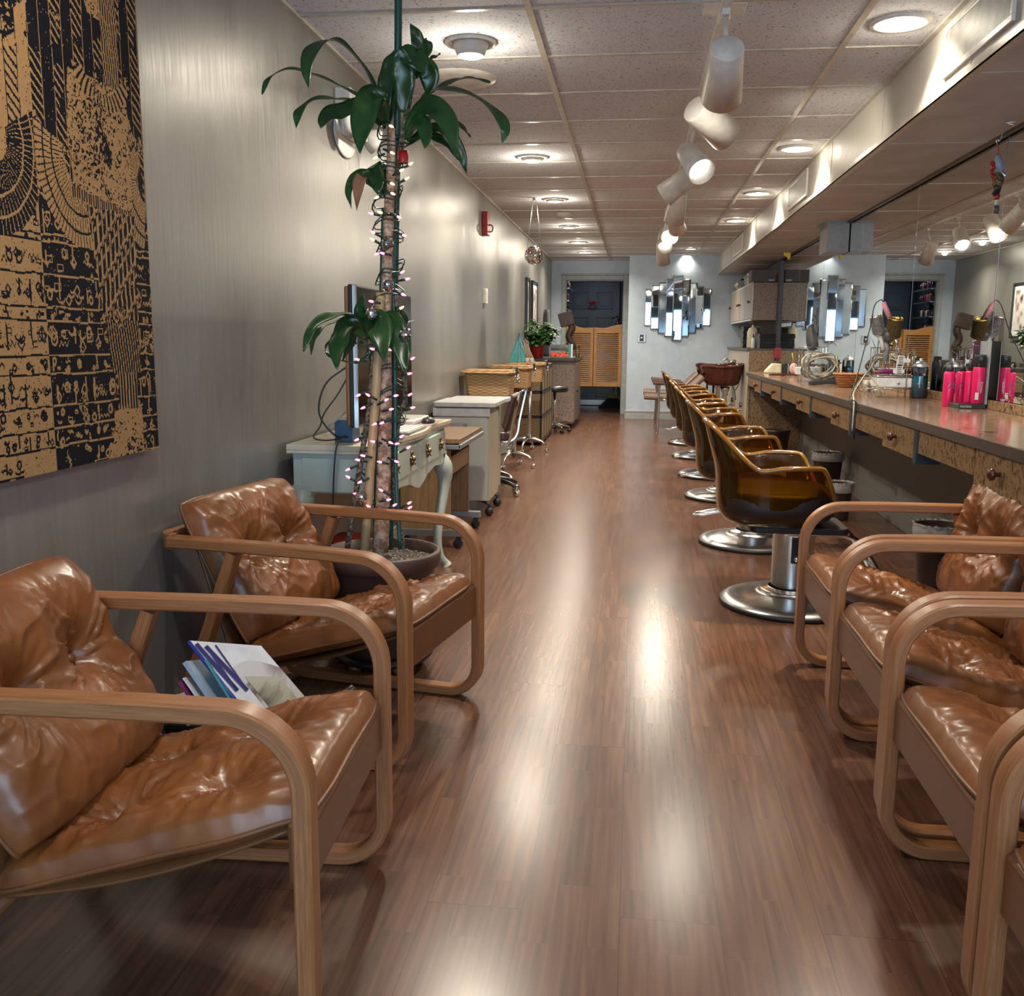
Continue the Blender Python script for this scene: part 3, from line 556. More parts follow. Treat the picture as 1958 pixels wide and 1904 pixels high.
# ================================================================== THE TALL PRINTED PANEL
def painting():
    import numpy as np
    y0, y1, z0, z1 = 1.45, 2.43, .835, 2.16; c = .0026
    W_, H_ = int((y1 - y0) / c), int((z1 - z0) / c)
    yy, zz = np.meshgrid(y0 + (np.arange(W_) + .5) * c, z0 + (np.arange(H_) + .5) * c)
    rs = np.random.RandomState(3); u = (yy - 1.965) * 1.2; v = zz                        # u=0: border between the two panels
    def rnd(seed, s):
        r = np.random.RandomState(seed); a = r.rand(int((z1 - z0) / s) + 3, int((y1 - y0) / s) + 3)
        fy, fx = (zz - z0) / s, (yy - y0) / s; iy, ix = fy.astype(int), fx.astype(int); ty, tx = fy - iy, fx - ix
        return (a[iy, ix] * (1 - ty) * (1 - tx) + a[iy + 1, ix] * ty * (1 - tx) + a[iy, ix + 1] * (1 - ty) * tx + a[iy + 1, ix + 1] * ty * tx)
    warp = (rnd(1, .03) - .5) * .006; uu = u + warp; vv = v + (rnd(2, .03) - .5) * .006
    g_ = np.zeros_like(u, bool)                                                  # tan marks
    # hieroglyph rows and columns
    edges = [.835, .885, .925, .975, 1.045, 1.085, 1.16, 1.19, 1.26, 1.33, 1.345, 1.42]
    for i in range(len(edges) - 1):
        a, b = edges[i], edges[i + 1]; row = (vv >= a) & (vv < b); g_ |= row & (vv < a + .0045)
        cw = .045 if i % 2 else .06
        k = np.floor(uu / cw).astype(int)
        for kk in range(k.min(), k.max() + 1):
            cell = row & (k == kk)
            if not cell.any(): continue
            cu, cv = kk * cw + cw / 2, (a + b) / 2; h = (b - a) / 2; du, dv = (uu - cu), (vv - cv); r_ = np.random.RandomState(kk * 31 + i * 7 + 900)
            for q in range(3):
                ty = r_.randint(6); ox, oy = (r_.rand() - .5) * cw * .55, (r_.rand() - .5) * h * 1.0; s = h * (.25 + .3 * r_.rand()); e, f = du - ox, dv - oy; t = .0032
                if ty == 0: m = np.abs(np.hypot(e, f) - s * .7) < t
                elif ty == 1: m = (np.abs(e) < t) & (np.abs(f) < s * 1.6)
                elif ty == 2: m = (np.abs(f - .25 * s * np.sin(e * 400)) < t * .8) & (np.abs(e) < s * 1.3)
                elif ty == 3: m = (np.abs(np.abs(e) + np.abs(f) - s * .8) < t)
                elif ty == 4: m = (np.abs(f + s * .4 - e * e * 30) < t) & (np.abs(e) < s * 1.1)
                else: m = (np.abs(e) < s * .8) & (np.abs(f) < s * .5) & ~((np.abs(e) < s * .8 - t) & (np.abs(f) < s * .5 - t))
                g_ |= cell & m
    top = vv > 1.42
    # columns of rods and blocks at the top
    colm = ((np.floor(uu / .05) % 2) == 0); g_ |= top & colm & (np.abs(((vv * 1.0 + uu * .6) % .022) - .011) < .0035) & (rnd(5, .05) > .35)
    g_ |= top & (np.abs(uu % .05) < .003)
    # fan wings
    for (cu, cv, r0, r1, a0, a1, nf) in ((-.16, 1.52, .05, .19, 150, 385, 46), (.20, 1.53, .07, .20, 165, 300, 30), (.56, 1.52, .05, .17, 120, 260, 26)):
        du, dv = uu - cu, vv - cv; r = np.hypot(du, dv); th = np.degrees(np.arctan2(dv, du)) % 360
        for base in (0, 360):
            t_ = th + base; w = (r > r0) & (r < r1) & (t_ > a0) & (t_ < a1)
            fr = ((t_ - a0) / (a1 - a0) * nf) % 1; ring = (np.abs(r - (r0 + (r1 - r0) * .45)) < .003) | (np.abs(r - (r0 + (r1 - r0) * .75)) < .003)
            g_ = np.where(w, ((fr > .22) & ~ring) if cu > 0 else ((fr > .2) & ~ring), g_)
    # seated-standing figure: head, wig, collar, torso, feathered skirt, plinth
    cx = .33
    fig = (vv > 1.86) & (np.hypot((uu - cx) / .07, (vv - 1.93) / .09) < 1); st = rnd(8, .0042)
    face = fig & (uu < cx + .01); g_ = np.where(fig, np.where(face, st > .33, (np.abs((uu % .013) - .0065) < .0035)), g_)
    wig = (np.abs(uu - cx - .06) < .045) & (vv > 1.68) & (vv < 2.16); g_ = np.where(wig, np.abs(((uu + .15 * vv) % .012) - .006) < .0032, g_)
    crown = (np.hypot((uu - cx + .01) / .085, (vv - 2.02) / .035) < 1); g_ = np.where(crown, np.abs((uu % .010) - .005) < .003, g_)
    tors = (vv > 1.44) & (vv < 1.72) & (uu > .15 + .12 * np.abs(vv - 1.58)) & (uu < .47)
    g_ = np.where(tors, st > .30, g_)
    tri = (vv > 1.535) & (vv < 1.66) & (np.abs(uu - .30 - (1.66 - vv) * .25) < (1.66 - vv) * .42); g_ = np.where(tri & tors, (vv < 1.56) & (st > .6) | (np.abs(np.hypot(uu - .29, vv - 1.565) - .012) < .004), g_)
    col = (np.abs(np.hypot((uu - cx - .01) / 1.15, vv - 1.80) - .125) < .02) & (vv < 1.74); g_ = np.where(col, np.abs(((np.degrees(np.arctan2(vv - 1.8, uu - cx)) * .12) % 1) - .5) < .3, g_)
    belt = (np.abs(vv - 1.44 + .1 * (uu - .3)) < .012) & (uu > .15) & (uu < .47); g_ = np.where(belt, (uu * 90 % 1) > .55, g_)
    sk = (vv < 1.43) & (vv > 1.04) & (uu > .22 + .22 * (1.43 - vv)) & (uu < .475 - .02 * (1.43 - vv))
    s1 = vv - .75 * (uu - .2)                                                  # slanted bands of feathers
    band = np.floor(s1 / .085); fu = ((uu + band * .012) % .025) - .0125; fv = (s1 % .085) - .04
    feath = (np.abs(np.abs(fu) - .010) < .0022) | (np.abs(fv + .03 - fu * fu * 120) < .004) | ((np.hypot(fu, fv - .02) < .006) & (vv > 1.26))
    pleat = np.abs(((uu + .18 * (vv - 1.04) ** 2 + .16 * np.maximum(0, vv - 1.04)) % .014) - .007) < .0025
    g_ = np.where(sk, np.where(vv > 1.17, feath, pleat), g_)
    pk = (vv > .95) & (vv < 1.04) & (uu > .33) & (uu < .44); g_ = np.where(pk, np.abs((uu % .016) - .008) < .0035, g_)
    ft = (vv < .95) & (uu > .30 + .6 * np.maximum(0, .9 - vv) * -1) & (uu < .46); g_ = np.where(ft, st > .22, g_)
    blob = (np.hypot((uu - .02) / .16, (vv - .835) / .05) < 1); g_ = np.where(blob, False, g_)
    tanc = np.where(u < 0, ~g_ | (rnd(11, .05) > .97), g_)
    spk = rs.rand(*u.shape); tanc = np.where(u < 0, tanc & (spk > .02), tanc | (spk > .992))
    big = rnd(12, .07); tanc = np.where((u > 0) & (big > .78) & (rnd(13, .006) > .6), ~tanc, tanc)
    tanc = np.where((u < 0) & (vv > 1.72) & (rnd(21, .035) > .50) & (rnd(22, .005) > .3), False, tanc)
    # run-length rows -> quads
    t = thing('printed_wall_panel', 'tall tan and black panel printed with ancient relief figures on the left wall', 'wall art', (XL, 0, 0))
    d = .032; g = G(); g.mi = 0
    yl, yr, zb, zt = y0, y0 + W_ * c, z0, z0 + H_ * c
    g.quad((0.002, yl, zb), (0.002, yr, zb), (d, yr, zb), (d, yl, zb)); g.quad((0.002, yl, zt), (d, yl, zt), (d, yr, zt), (0.002, yr, zt))
    g.quad((0.002, yl, zb), (d, yl, zb), (d, yl, zt), (0.002, yl, zt)); g.quad((0.002, yr, zb), (0.002, yr, zt), (d, yr, zt), (d, yr, zb))
    for k in range(len(g.m)): g.m[k] = 1
    for i in range(H_):
        row = tanc[i].astype(np.int8); ch = np.flatnonzero(np.diff(row)) + 1; st_ = [0] + ch.tolist() + [W_]
        za, zb_ = z0 + i * c, z0 + (i + 1) * c
        for a, b in zip(st_[:-1], st_[1:]):
            n = len(g.v); ya, yb = y0 + a * c, y0 + b * c
            g.v += [(d, ya, za), (d, yb, za), (d, yb, zb_), (d, ya, zb_)]; g.f.append((n, n + 1, n + 2, n + 3)); g.m.append(0 if row[a] else 1); g.sm.append(False)
    g.build('canvas', [M['tan'], M['ink']], t)
painting()

# ================================================================== ARMCHAIRS
def cushion(g, L, Wd, th, btn, seed, bulge=1.0, nx=84, ny=84, wr=1.0, edges=True):
    """puffy tufted cushion: x 0..L, y -Wd/2..Wd/2"""
    rr = random.Random(seed); ph = [(rr.randint(6, 9), rr.random() * 6.28, rr.random() * 50) for _ in btn]
    def h(x, y, sgn):
        a, b = 2 * x / L - 1, 2 * y / Wd
        p = max(0, (1 - abs(a) ** 3.6)) ** .5 * max(0, (1 - abs(b) ** 3.6)) ** .5
        z = th * (.60 if sgn > 0 else .30) * p ** (.60 if sgn > 0 else .8)
        if sgn > 0:
            ed = min(1 - abs(a), 1 - abs(b))
            for (bx, by), (n, f, o) in zip(btn, ph):
                dx, dy = x - bx, y - by; d = math.hypot(dx, dy); t = math.atan2(dy, dx)
                z -= th * .48 * math.exp(-(d / .030)) + th * .16 * math.exp(-(d / .085) ** 2)
                nz = noise.noise(Vector((math.cos(t) * 1.7 + o, math.sin(t) * 1.7, d * 7)))
                c_ = math.cos(n * t + f + 5.0 * nz)
                z += wr * .0105 * (1 - abs(c_) ** .45 * 1.7) * math.exp(-d / .15) * min(1, d / .035) * min(1, ed * 5)
            q = Vector((x * 6 + seed, y * 6, 1.3)); m = noise.noise(q)
            # folds running in from the seams
            e1 = math.exp(-(1 - abs(b)) / .15); e2 = math.exp(-(1 - abs(a)) / .15)
            f1 = abs(noise.noise(Vector((x * 14 + seed, y * 3, 3)))) ; f2 = abs(noise.noise(Vector((x * 3, y * 14 + seed, 7))))
            z += p ** .55 * wr * (.046 * (.28 - f1) * e1 + .022 * (.28 - f2) * e2) + p * .012 * m
            rd = 1 - abs(noise.noise(Vector((x * 11 + y * 7 + seed, y * 13 - x * 6, 9)))) * 2.2
            z += p * wr * .004 * max(0, rd) ** 3
        return z
    def pos(i, j, sgn):
        a, b = 2 * i - 1, 2 * j - 1
        a = math.copysign(abs(a) ** .85 if abs(a) < 1 else 1, a) if a else 0; b = math.copysign(abs(b) ** .85, b) if b else 0
        x, y = (a + 1) * L / 2, b * Wd / 2
        # rounded, slightly pulled-in outline
        k = 1 - .035 * (1 - min(1, (abs(a) + abs(b)) / 1.6)) - .05 * (abs(a) * abs(b)) ** 4
        wob = .007 * noise.noise(Vector((x * 9 + seed, y * 9, 5)))
        z = h(x, y, sgn) * sgn
        return Vector(((x - L / 2) * k + L / 2, (y) * k + wob, z))
    g.surf(lambda i, j: pos(i, j, 1), nx, ny); g.surf(lambda i, j: pos(1 - i, j, -1), 24, 24)
    out = []
    for k in range(160):
        s = k / 160 * 4; e = s % 1
        i, j = [(e, 0), (1, e), (1 - e, 1), (0, 1 - e)][int(s)]
        out.append(pos(i, j, 1) * 1.0)
    return out
def basis(o, u, w):
    u = Vector(u).normalized(); w = Vector(w); w = (w - u * w.dot(u)).normalized(); n = u.cross(w)
    return Matrix.Translation(Vector(o)) @ Matrix((u, w, n)).transposed().to_4x4()
HW, AZ, DEP = .285, .572, .70
def armchair(label, loc, rz, seed, rc=(-.50, .285, -.47, .883, .445), group='bent oak armchairs with tufted brown cushions'):
    t = thing('lounge_chair', label, 'armchair', loc, rz, group)
    th_, wd = .030, .046
    sec = [(-th_ / 2, -wd / 2 + .004), (-th_ / 2 + .004, -wd / 2), (th_ / 2 - .004, -wd / 2), (th_ / 2, -wd / 2 + .004), (th_ / 2, wd / 2 - .004), (th_ / 2 - .004, wd / 2), (-th_ / 2 + .004, wd / 2), (-th_ / 2, wd / 2 - .004)]
    for s_ in (-1, 1):
        y = s_ * HW; top = AZ; R1, R2 = .125, .095; h = th_ / 2
        P = [(-DEP - .01, top + .004), (-.45, top + .004), (-.25, top + .003)] + arc((-h - R1, top - R1), R1, 90, 0, 12)[0:] + [(-h, .30)] + arc((-h - R2, h + R2 + .001), R2, 0, -90, 10) + [(-.25, h + .001), (-.50, h + .001), (-.62, h + .001)] + [(-.675, h + .012), (-.70, h + .05), (-.685, .14), (-.60, .33), (-.512, top - .014)]
        pts = [Vector((x, y, z)) for x, z in P]
        g = G()
        # in-plane frame: constant side vector keeps the laminate square
        k = len(pts); vs = []
        for i in range(k):
            tt = (pts[min(i + 1, k - 1)] - pts[max(i - 1, 0)]).normalized(); nn = Vector((0, 1, 0)).cross(tt)
            for a, b in sec: vs.append(pts[i] + nn * a + Vector((0, 1, 0)) * b)
        m_ = len(sec); fs = [(i * m_ + j, i * m_ + (j + 1) % m_, (i + 1) * m_ + (j + 1) % m_, (i + 1) * m_ + j) for i in range(k - 1) for j in range(m_)]
        fs += [tuple(reversed(range(m_))), tuple((k - 1) * m_ + j for j in range(m_))]
        g._add(vs, fs, True); o_ = g.build('side_frame', M['frame'], t)
        for e_ in o_.data.edges:
            a_, b_ = e_.vertices
            if a_ % m_ == b_ % m_ or min(a_, b_) < m_ and abs(a_ - b_) < m_ or min(a_, b_) >= (k - 1) * m_: e_.use_edge_sharp = True
        at_ = o_.data.attributes.new('grain', 'FLOAT_VECTOR', 'POINT'); cum = 0; L_ = []
        for i in range(k):
            if i: cum += (pts[i] - pts[i - 1]).length
            for a, b in sec: L_ += [cum, a, b]
        at_.data.foreach_set('vector', L_)
    # back rail that wraps round behind the cushion
    g = G(); pts = []
    for i in range(7): a = PI / 2 * i / 6; pts.append((-DEP - .045 * math.sin(a), HW - .045 + .045 * math.cos(a), AZ + .004))
    pts += [(x, -y, z) for x, y, z in reversed(pts)]
    g.tube(pts, 1, sec=[(-.022, -.014), (.022, -.014), (.022, .014), (-.022, .014)], up=(0, 0, 1)); g.build('back_rail', M['frame'], t, bevel=.004)
    # front rail wrapped in leather, rear seat rail
    iw = HW - .024
    g = G(); g.prism([(-.012, .275), (-.012, .372), (-.030, .386), (-.052, .380), (-.052, .275)], 2 * iw, (0, iw, 0), (1, 0, 0), (0, 0, 1)); label_part(g.build('front_rail', M['leatherd'], t, bevel=.006), 'leather wrapped front rail')
    g = G(); g.surf(lambda i, j: Vector((-.05 - .50 * i, (j * 2 - 1) * (iw - .03), .352 - .145 * i - .022 * math.sin(PI * i))), 14, 8)
    g.surf(lambda i, j: Vector((-.55 - .125 * i, (j * 2 - 1) * (iw - .015), .205 + .39 * i)), 14, 8)
    label_part(g.build('sling', M['leatherd'], t, solid=.006), 'tan leather sling')
    for x_, z_ in ((-.55, .20), (-.668, .575)): g = G(); g.cyl((x_, -iw, z_), (x_, iw, z_), .014, n=10); g.build('sling_rod', M['leatherd'], t)
    # cushions
    mt = basis((-.008, 0, .392), (-.955, 0, -.29), (0, -1, 0)); 
    L = .575; btn = [(L * .33, -.11), (L * .33, .11), (L * .68, -.11), (L * .68, .11)]
    g = G(); g.M = mt; out = cushion(g, L, 2 * iw - .004, .115, btn, seed); c1 = g.build('seat_cushion', M['leather'], t)
    g = G(); g.M = mt; g.tube([p for p in out], .0045, 6, closed=True); g.build('piping', M['leatherd'], c1)
    for bx, by in btn[:]: g = G(); g.M = mt; g.ball((bx, by, .014), .011, 10, (1, 1, .6)); g.build('button', M['leatherd'], c1)
    mb = basis((-.475, 0, .300), (-.34, 0, .94), (0, 1, 0)); L = .445; btn = [(L * .54, -.105), (L * .54, .105)]
    g = G(); g.M = basis((-.475, 0, .300), (-.34, 0, .94), (0, -1, 0)); 
    L = rc[4]; btn = [(L * .54, -.105), (L * .54, .105)]; g.M = Matrix.Translation((rc[0], 0, rc[1])) @ Matrix(((rc[2], 0, rc[3]), (0, 1, 0), (rc[3], 0, -rc[2]))).transposed().to_4x4()
    out = cushion(g, L, 2 * iw - .002, .155, btn, seed + 5); c2 = g.build('back_cushion', M['leather'], t)
    MM = g.M
    g = G(); g.M = MM; g.tube([p for p in out], .0045, 6, closed=True); g.build('piping', M['leatherd'], c2)
    for bx, by in btn: g = G(); g.M = MM; g.ball((bx, by, .022), .012, 10, (1, 1, .6)); g.build('button', M['leatherd'], c2)
    return t
# left pair (they face the aisle), right row (backs to the counter)
armchair('brown cushioned bent oak armchair at the lower left, nearest the printed panel', (-.482, 1.60, 0), math.radians(3), 3)
armchair('bent oak armchair on the left side standing before the potted tall plant', (-.505, 2.60, 0), math.radians(-10), 11)
armchair('bent oak armchair on the right side farthest from the camera, beside the nearest amber chair', (.585, 3.075, 0), math.radians(180), 21, (-.485, .288, -.30, .954, .435))
armchair('second bent oak armchair from the far end of the right hand row', (.575, 2.435, 0), math.radians(180), 33, (-.485, .288, -.30, .954, .435))
armchair('third bent oak armchair from the far end of the right hand row', (.565, 1.795, 0), math.radians(180), 47, (-.485, .288, -.30, .954, .435))
armchair('bent oak armchair cut off by the lower right corner, nearest of the right row', (.56, 1.155, 0), math.radians(180), 58, (-.485, .288, -.30, .954, .435))

# magazines in a black rack between the two left armchairs
t = thing('magazine_rack', 'black metal magazine rack between the two left armchairs', 'magazine rack', (-.86, 2.02, 0))
g = G()
for x in (-.17, .17):
    g.tube([(x, -.10, 0), (x, -.10, .012), (x, -.03, .10), (x, -.10, .27)], .006, 8); g.tube([(x, .10, 0), (x, .10, .012), (x, .03, .10), (x, .10, .27)], .006, 8)
g.tube([(-.17, -.10, .27), (.17, -.10, .27)], .006, 8); g.tube([(-.17, .10, .27), (.17, .10, .27)], .006, 8)
g.build('frame', M['black'], t)
g = G(); g.slab((-.165, -.098, .265), (.165, -.098, .265), (.165, -.03, .10), (-.165, -.03, .10), .003); g.slab((-.165, .098, .265), (.165, .098, .265), (.165, .03, .10), (-.165, .03, .10), .003); g.box(-.165, -.03, .097, .165, .03, .10); g.build('sling', M['black'], t)
g = G(); g.tube([(.17, 0, .2), (.19, 0, .30), (.24, .02, .335)], .012, 8); g.build('handle', M['black'], t)
def magazine(name, lab, TL, TR, BR, BL, mat, th=.006, bend=.0):
    """a magazine lying in the plane of four corners; returns root with cover frame"""
    TL, TR, BR, BL = map(Vector, (TL, TR, BR, BL)); root = thing(name, lab, 'magazine', TL, 0, 'magazines in the rack')
    n = (TR - TL).cross(BL - TL).normalized()
    if n.y > 0: n = -n
    P = lambda i, j: ((TL * (1 - i) + TR * i) * (1 - j) + (BL * (1 - i) + BR * i) * j) - TL + n * bend * math.sin(PI * i)
    g = G(); g.surf(lambda i, j: P(i, j) + n * th / 2, 10, 8); g.surf(lambda i, j: P(1 - i, j) - n * th / 2, 10, 8)
    for i in range(10):
        for j in (0, 1): a, b = P(i / 10, j), P((i + 1) / 10, j); g.quad(a + n * th / 2, b + n * th / 2, b - n * th / 2, a - n * th / 2)
    for j in range(8):
        for i in (0, 1): a, b = P(i, j / 8), P(i, (j + 1) / 8); g.quad(a + n * th / 2, b + n * th / 2, b - n * th / 2, a - n * th / 2)
    g.build('cover', mat, root)
    return root, P, n, th
r_, P, n, th = magazine('magazine', 'large white magazine with a letter W and grey portrait, topmost in the rack', at(360, 1226, 1.98), at(498, 1236, 2.10), at(625, 1385, 2.08), at(500, 1400, 1.95), M['paper'], .008)
e = n * (th / 2 + .0008)
g = G(); g.surf(lambda i, j: P(.30 + .70 * i, .30 + .70 * j - .10 * math.sin(i * 3)) + e, 8, 8); g.build('photo', M['photog'], r_)
g = G(); g.surf(lambda i, j: P(.36 + .5 * i, .40 + .5 * j) + e * 1.3, 8, 8); g.build('portrait', M['photo'], r_)
g = G()
for a, b, w in (((.05, .04), (.10, .56), .0055), ((.10, .56), (.16, .06), .0022), ((.16, .06), (.24, .56), .0055), ((.24, .56), (.31, .04), .0022)):
    A, B = P(*a) + e * 1.4, P(*b) + e * 1.4; s_ = (B - A).cross(n).normalized() * w; g.quad(A - s_, A + s_, B + s_, B - s_)
g.build('title_letter', M['navyi'], r_)
g = G(); A, B = P(0, 0), P(0, 1); g.tube([A, B], .0052, 6); g.build('spine', plain('royal_blue_spine', (.03, .04, .25), .3), r_)
r2, P, n, th = magazine('magazine', 'pale blue magazine titled beauty, leaning under the big white one', at(352, 1266, 1.955), at(400, 1262, 2.06), at(500, 1400, 2.04), at(450, 1408, 1.93), M['lblue'], .010)
u_, w_ = (P(0, 1) - P(0, 0)), (P(0, 0) - P(1, 0))
text('title', 'NEWBEAUTY', .042, M['paper'], r2, P(.42, .98) + n * (th / 2 + .001), -(P(0, 1) - P(0, 0)), -(P(1, 0) - P(0, 0)), xs=.8)
magazine('magazine', 'thin teal and white magazine squeezed between the blue and the white ones', at(392, 1262, 1.965), at(430, 1262, 2.06), at(520, 1400, 2.04), at(480, 1402, 1.94), M['teal'], .004)
magazine('magazine', 'thin white magazine just below the pale blue one', at(350, 1296, 1.94), at(385, 1292, 2.05), at(470, 1405, 2.03), at(430, 1410, 1.92), M['paper'], .004)
magazine('magazine', 'plum coloured magazine with a dark spine leaning in the rack', at(342, 1303, 1.93), at(378, 1300, 2.04), at(450, 1405, 2.02), at(412, 1412, 1.91), M['magenta'], .006)
magazine('magazine', 'grey and orange patterned magazine at the left of the rack', at(322, 1335, 1.93), at(368, 1318, 2.04), at(420, 1405, 2.02), at(378, 1412, 1.91), M['photog'], .005)
magazine('magazine', 'leftmost dark green magazine standing low in the rack', at(316, 1340, 1.95), at(350, 1330, 2.05), at(372, 1400, 2.04), at(330, 1408, 1.94), M['towel'], .006)

# ================================================================== PLANT
pc = Vector((-.845, 3.13, 0))
pd = thing('plant_caddy', 'low dark caddy on wooden ball feet under the plant pot', 'plant stand', pc)
g = G(); g.lathe([(0, .045), (.17, .045), (.175, .055), (.17, .065), (0, .065)], n=32); g.build('tray', M['brownw'], pd)
for a in range(5):
    g = G(); g.ball((.13 * math.cos(a * 1.257 - .9), .13 * math.sin(a * 1.257 - .9), .0245), .0245, 12); g.build('ball_foot', M['frame'], pd)
pt = thing('plant_pot', 'wide low brown glazed pot holding the tall plant', 'plant pot', pc + Vector((0, 0, .066)))
PH = .352
g = G(); g.lathe([(0, 0), (.145, 0), (.155, .02), (.183, PH - .06), (.188, PH - .055), (.200, PH - .05), (.203, PH - .006), (.196, PH), (.186, PH), (.182, PH - .04), (.175, PH - .06)], n=48); g.build('bowl', M['terracotta'], pt)
g = G(); g.surf(lambda i, j: Vector((.178 * i * math.cos(2 * PI * j), .178 * i * math.sin(2 * PI * j), PH - .035 + .008 * noise.noise(Vector((i * 6 * math.cos(2 * PI * j), i * 6 * math.sin(2 * PI * j), 0))))), 14, 40); so = g.build('potting_soil', M['soil'], pt); tag(so, '', ''); del so['category']; so['label'] = 'dark soil speckled with white perlite'; so['kind'] = 'stuff'
pl = thing('dracaena_plant', 'tall cane plant with long drooping dark green leaves in the brown pot', 'plant', pc + Vector((0, 0, .40)))
O = pl.location.copy()
def cane(name, pts, r, mat, lab=None, n=10, ring=0):
    P = spline([Vector(p) - O for p in pts], 8); k = len(P)
    rr = [((r[0] + (r[1] - r[0]) * i / (k - 1)) if isinstance(r, tuple) else r) * (1 + (ring * (i % 2))) for i in range(k)]
    g = G(); g.tube(P, rr, n); o = g.build(name, M[mat], pl)
    if lab: o['label'] = lab
    return o
Y0 = 3.1
cane('trunk', [at(728, 1055, 3.06), at(733, 930, 3.07), at(737, 760, 3.08), at(738, 620, 3.1), at(742, 450, 3.1), at(748, 300, 3.1), at(748, 245, 3.1)], (.026, .012), 'cane', 'pinkish peeling cane', ring=.06)
cane('trunk', [at(754, 700, 3.13), at(752, 600, 3.12), at(742, 480, 3.12), at(752, 380, 3.12), at(770, 260, 3.12), at(790, 150, 3.12)], (.013, .008), 'bark', 'thin ringed cane', ring=.15)
cane('trunk', [at(770, 1050, 3.10), at(754, 920, 3.12), at(762, 800, 3.13), at(775, 760, 3.13), at(765, 660, 3.12), at(757, 560, 3.1)], (.009, .007), 'bark', 'thin ringed cane', ring=.2)
cane('trunk', [at(664, 1050, 3.08), at(678, 960, 3.07), at(690, 880, 3.07), at(706, 780, 3.08), at(712, 690, 3.08), at(704, 640, 3.06)], (.009, .008), 'bark', 'thin ringed cane', ring=.2)
cane('bamboo_stake', [at(697, 1058, 3.04), at(708, 900, 3.05), at(722, 700, 3.06), at(728, 560, 3.08)], .0155, 'bamboo', 'pale bamboo stake')
cane('bamboo_stake', [at(717, 1056, 3.08), at(720, 900, 3.09), at(727, 650, 3.10), at(734, 400, 3.11)], .008, 'stake', 'thin green stake')
t1 = on_z(763, 4, CZ - .01) ; tY = 3.17
cane('bamboo_stake', [at(745, 1050, tY), at(752, 700, tY), at(760, 200, tY), Vector((at(763, 2, tY).x, tY, CZ - .003))], .0125, 'stake', 'thick dark green pole reaching the ceiling')
cane('bamboo_stake', [at(765, 1050, 3.06), at(757, 900, 3.08), at(755, 700, 3.10), at(750, 420, 3.12)], .007, 'stake', 'thin green stake')
def leaf(px, wd, Ys, nrm=(0, -1, .35), brown=False, fold=.25):
    P = spline([at(x, y, Y) - O for (x, y), Y in zip(px, Ys)], 8); k = len(P); nv = Vector(nrm)
    g = G(); vs = []
    for i, p in enumerate(P):
        s = i / (k - 1); T = (P[min(i + 1, k - 1)] - P[max(i - 1, 0)]).normalized(); sd = T.cross(nv)
        sd = sd.normalized() if sd.length > .05 else Vector((1, 0, 0)); up = sd.cross(T)
        w = wd / 2 * max(.03, (min(1, s / .35) ** .7) * .82 + .18) * (1 - max(0, (s - .55) / .45) ** 2.2)
        wv = .004 * math.sin(s * 17 + wd * 900)
        for q in (-1, -.55, 0, .55, 1): vs.append(p + sd * w * q + up * (abs(q) * w * fold + wv * q))
    fs = [(i * 5 + j, i * 5 + j + 1, (i + 1) * 5 + j + 1, (i + 1) * 5 + j) for i in range(k - 1) for j in range(4)]
    g._add(vs, fs, True)
    if brown:
        for q in range(len(g.m)): g.m[q] = 1 if q > len(g.m) * .55 else 0
    o = g.build('leaf', [M['leaf'], M['terrac2']], pl, solid=.0012)
UP = (0, -.35, 1)
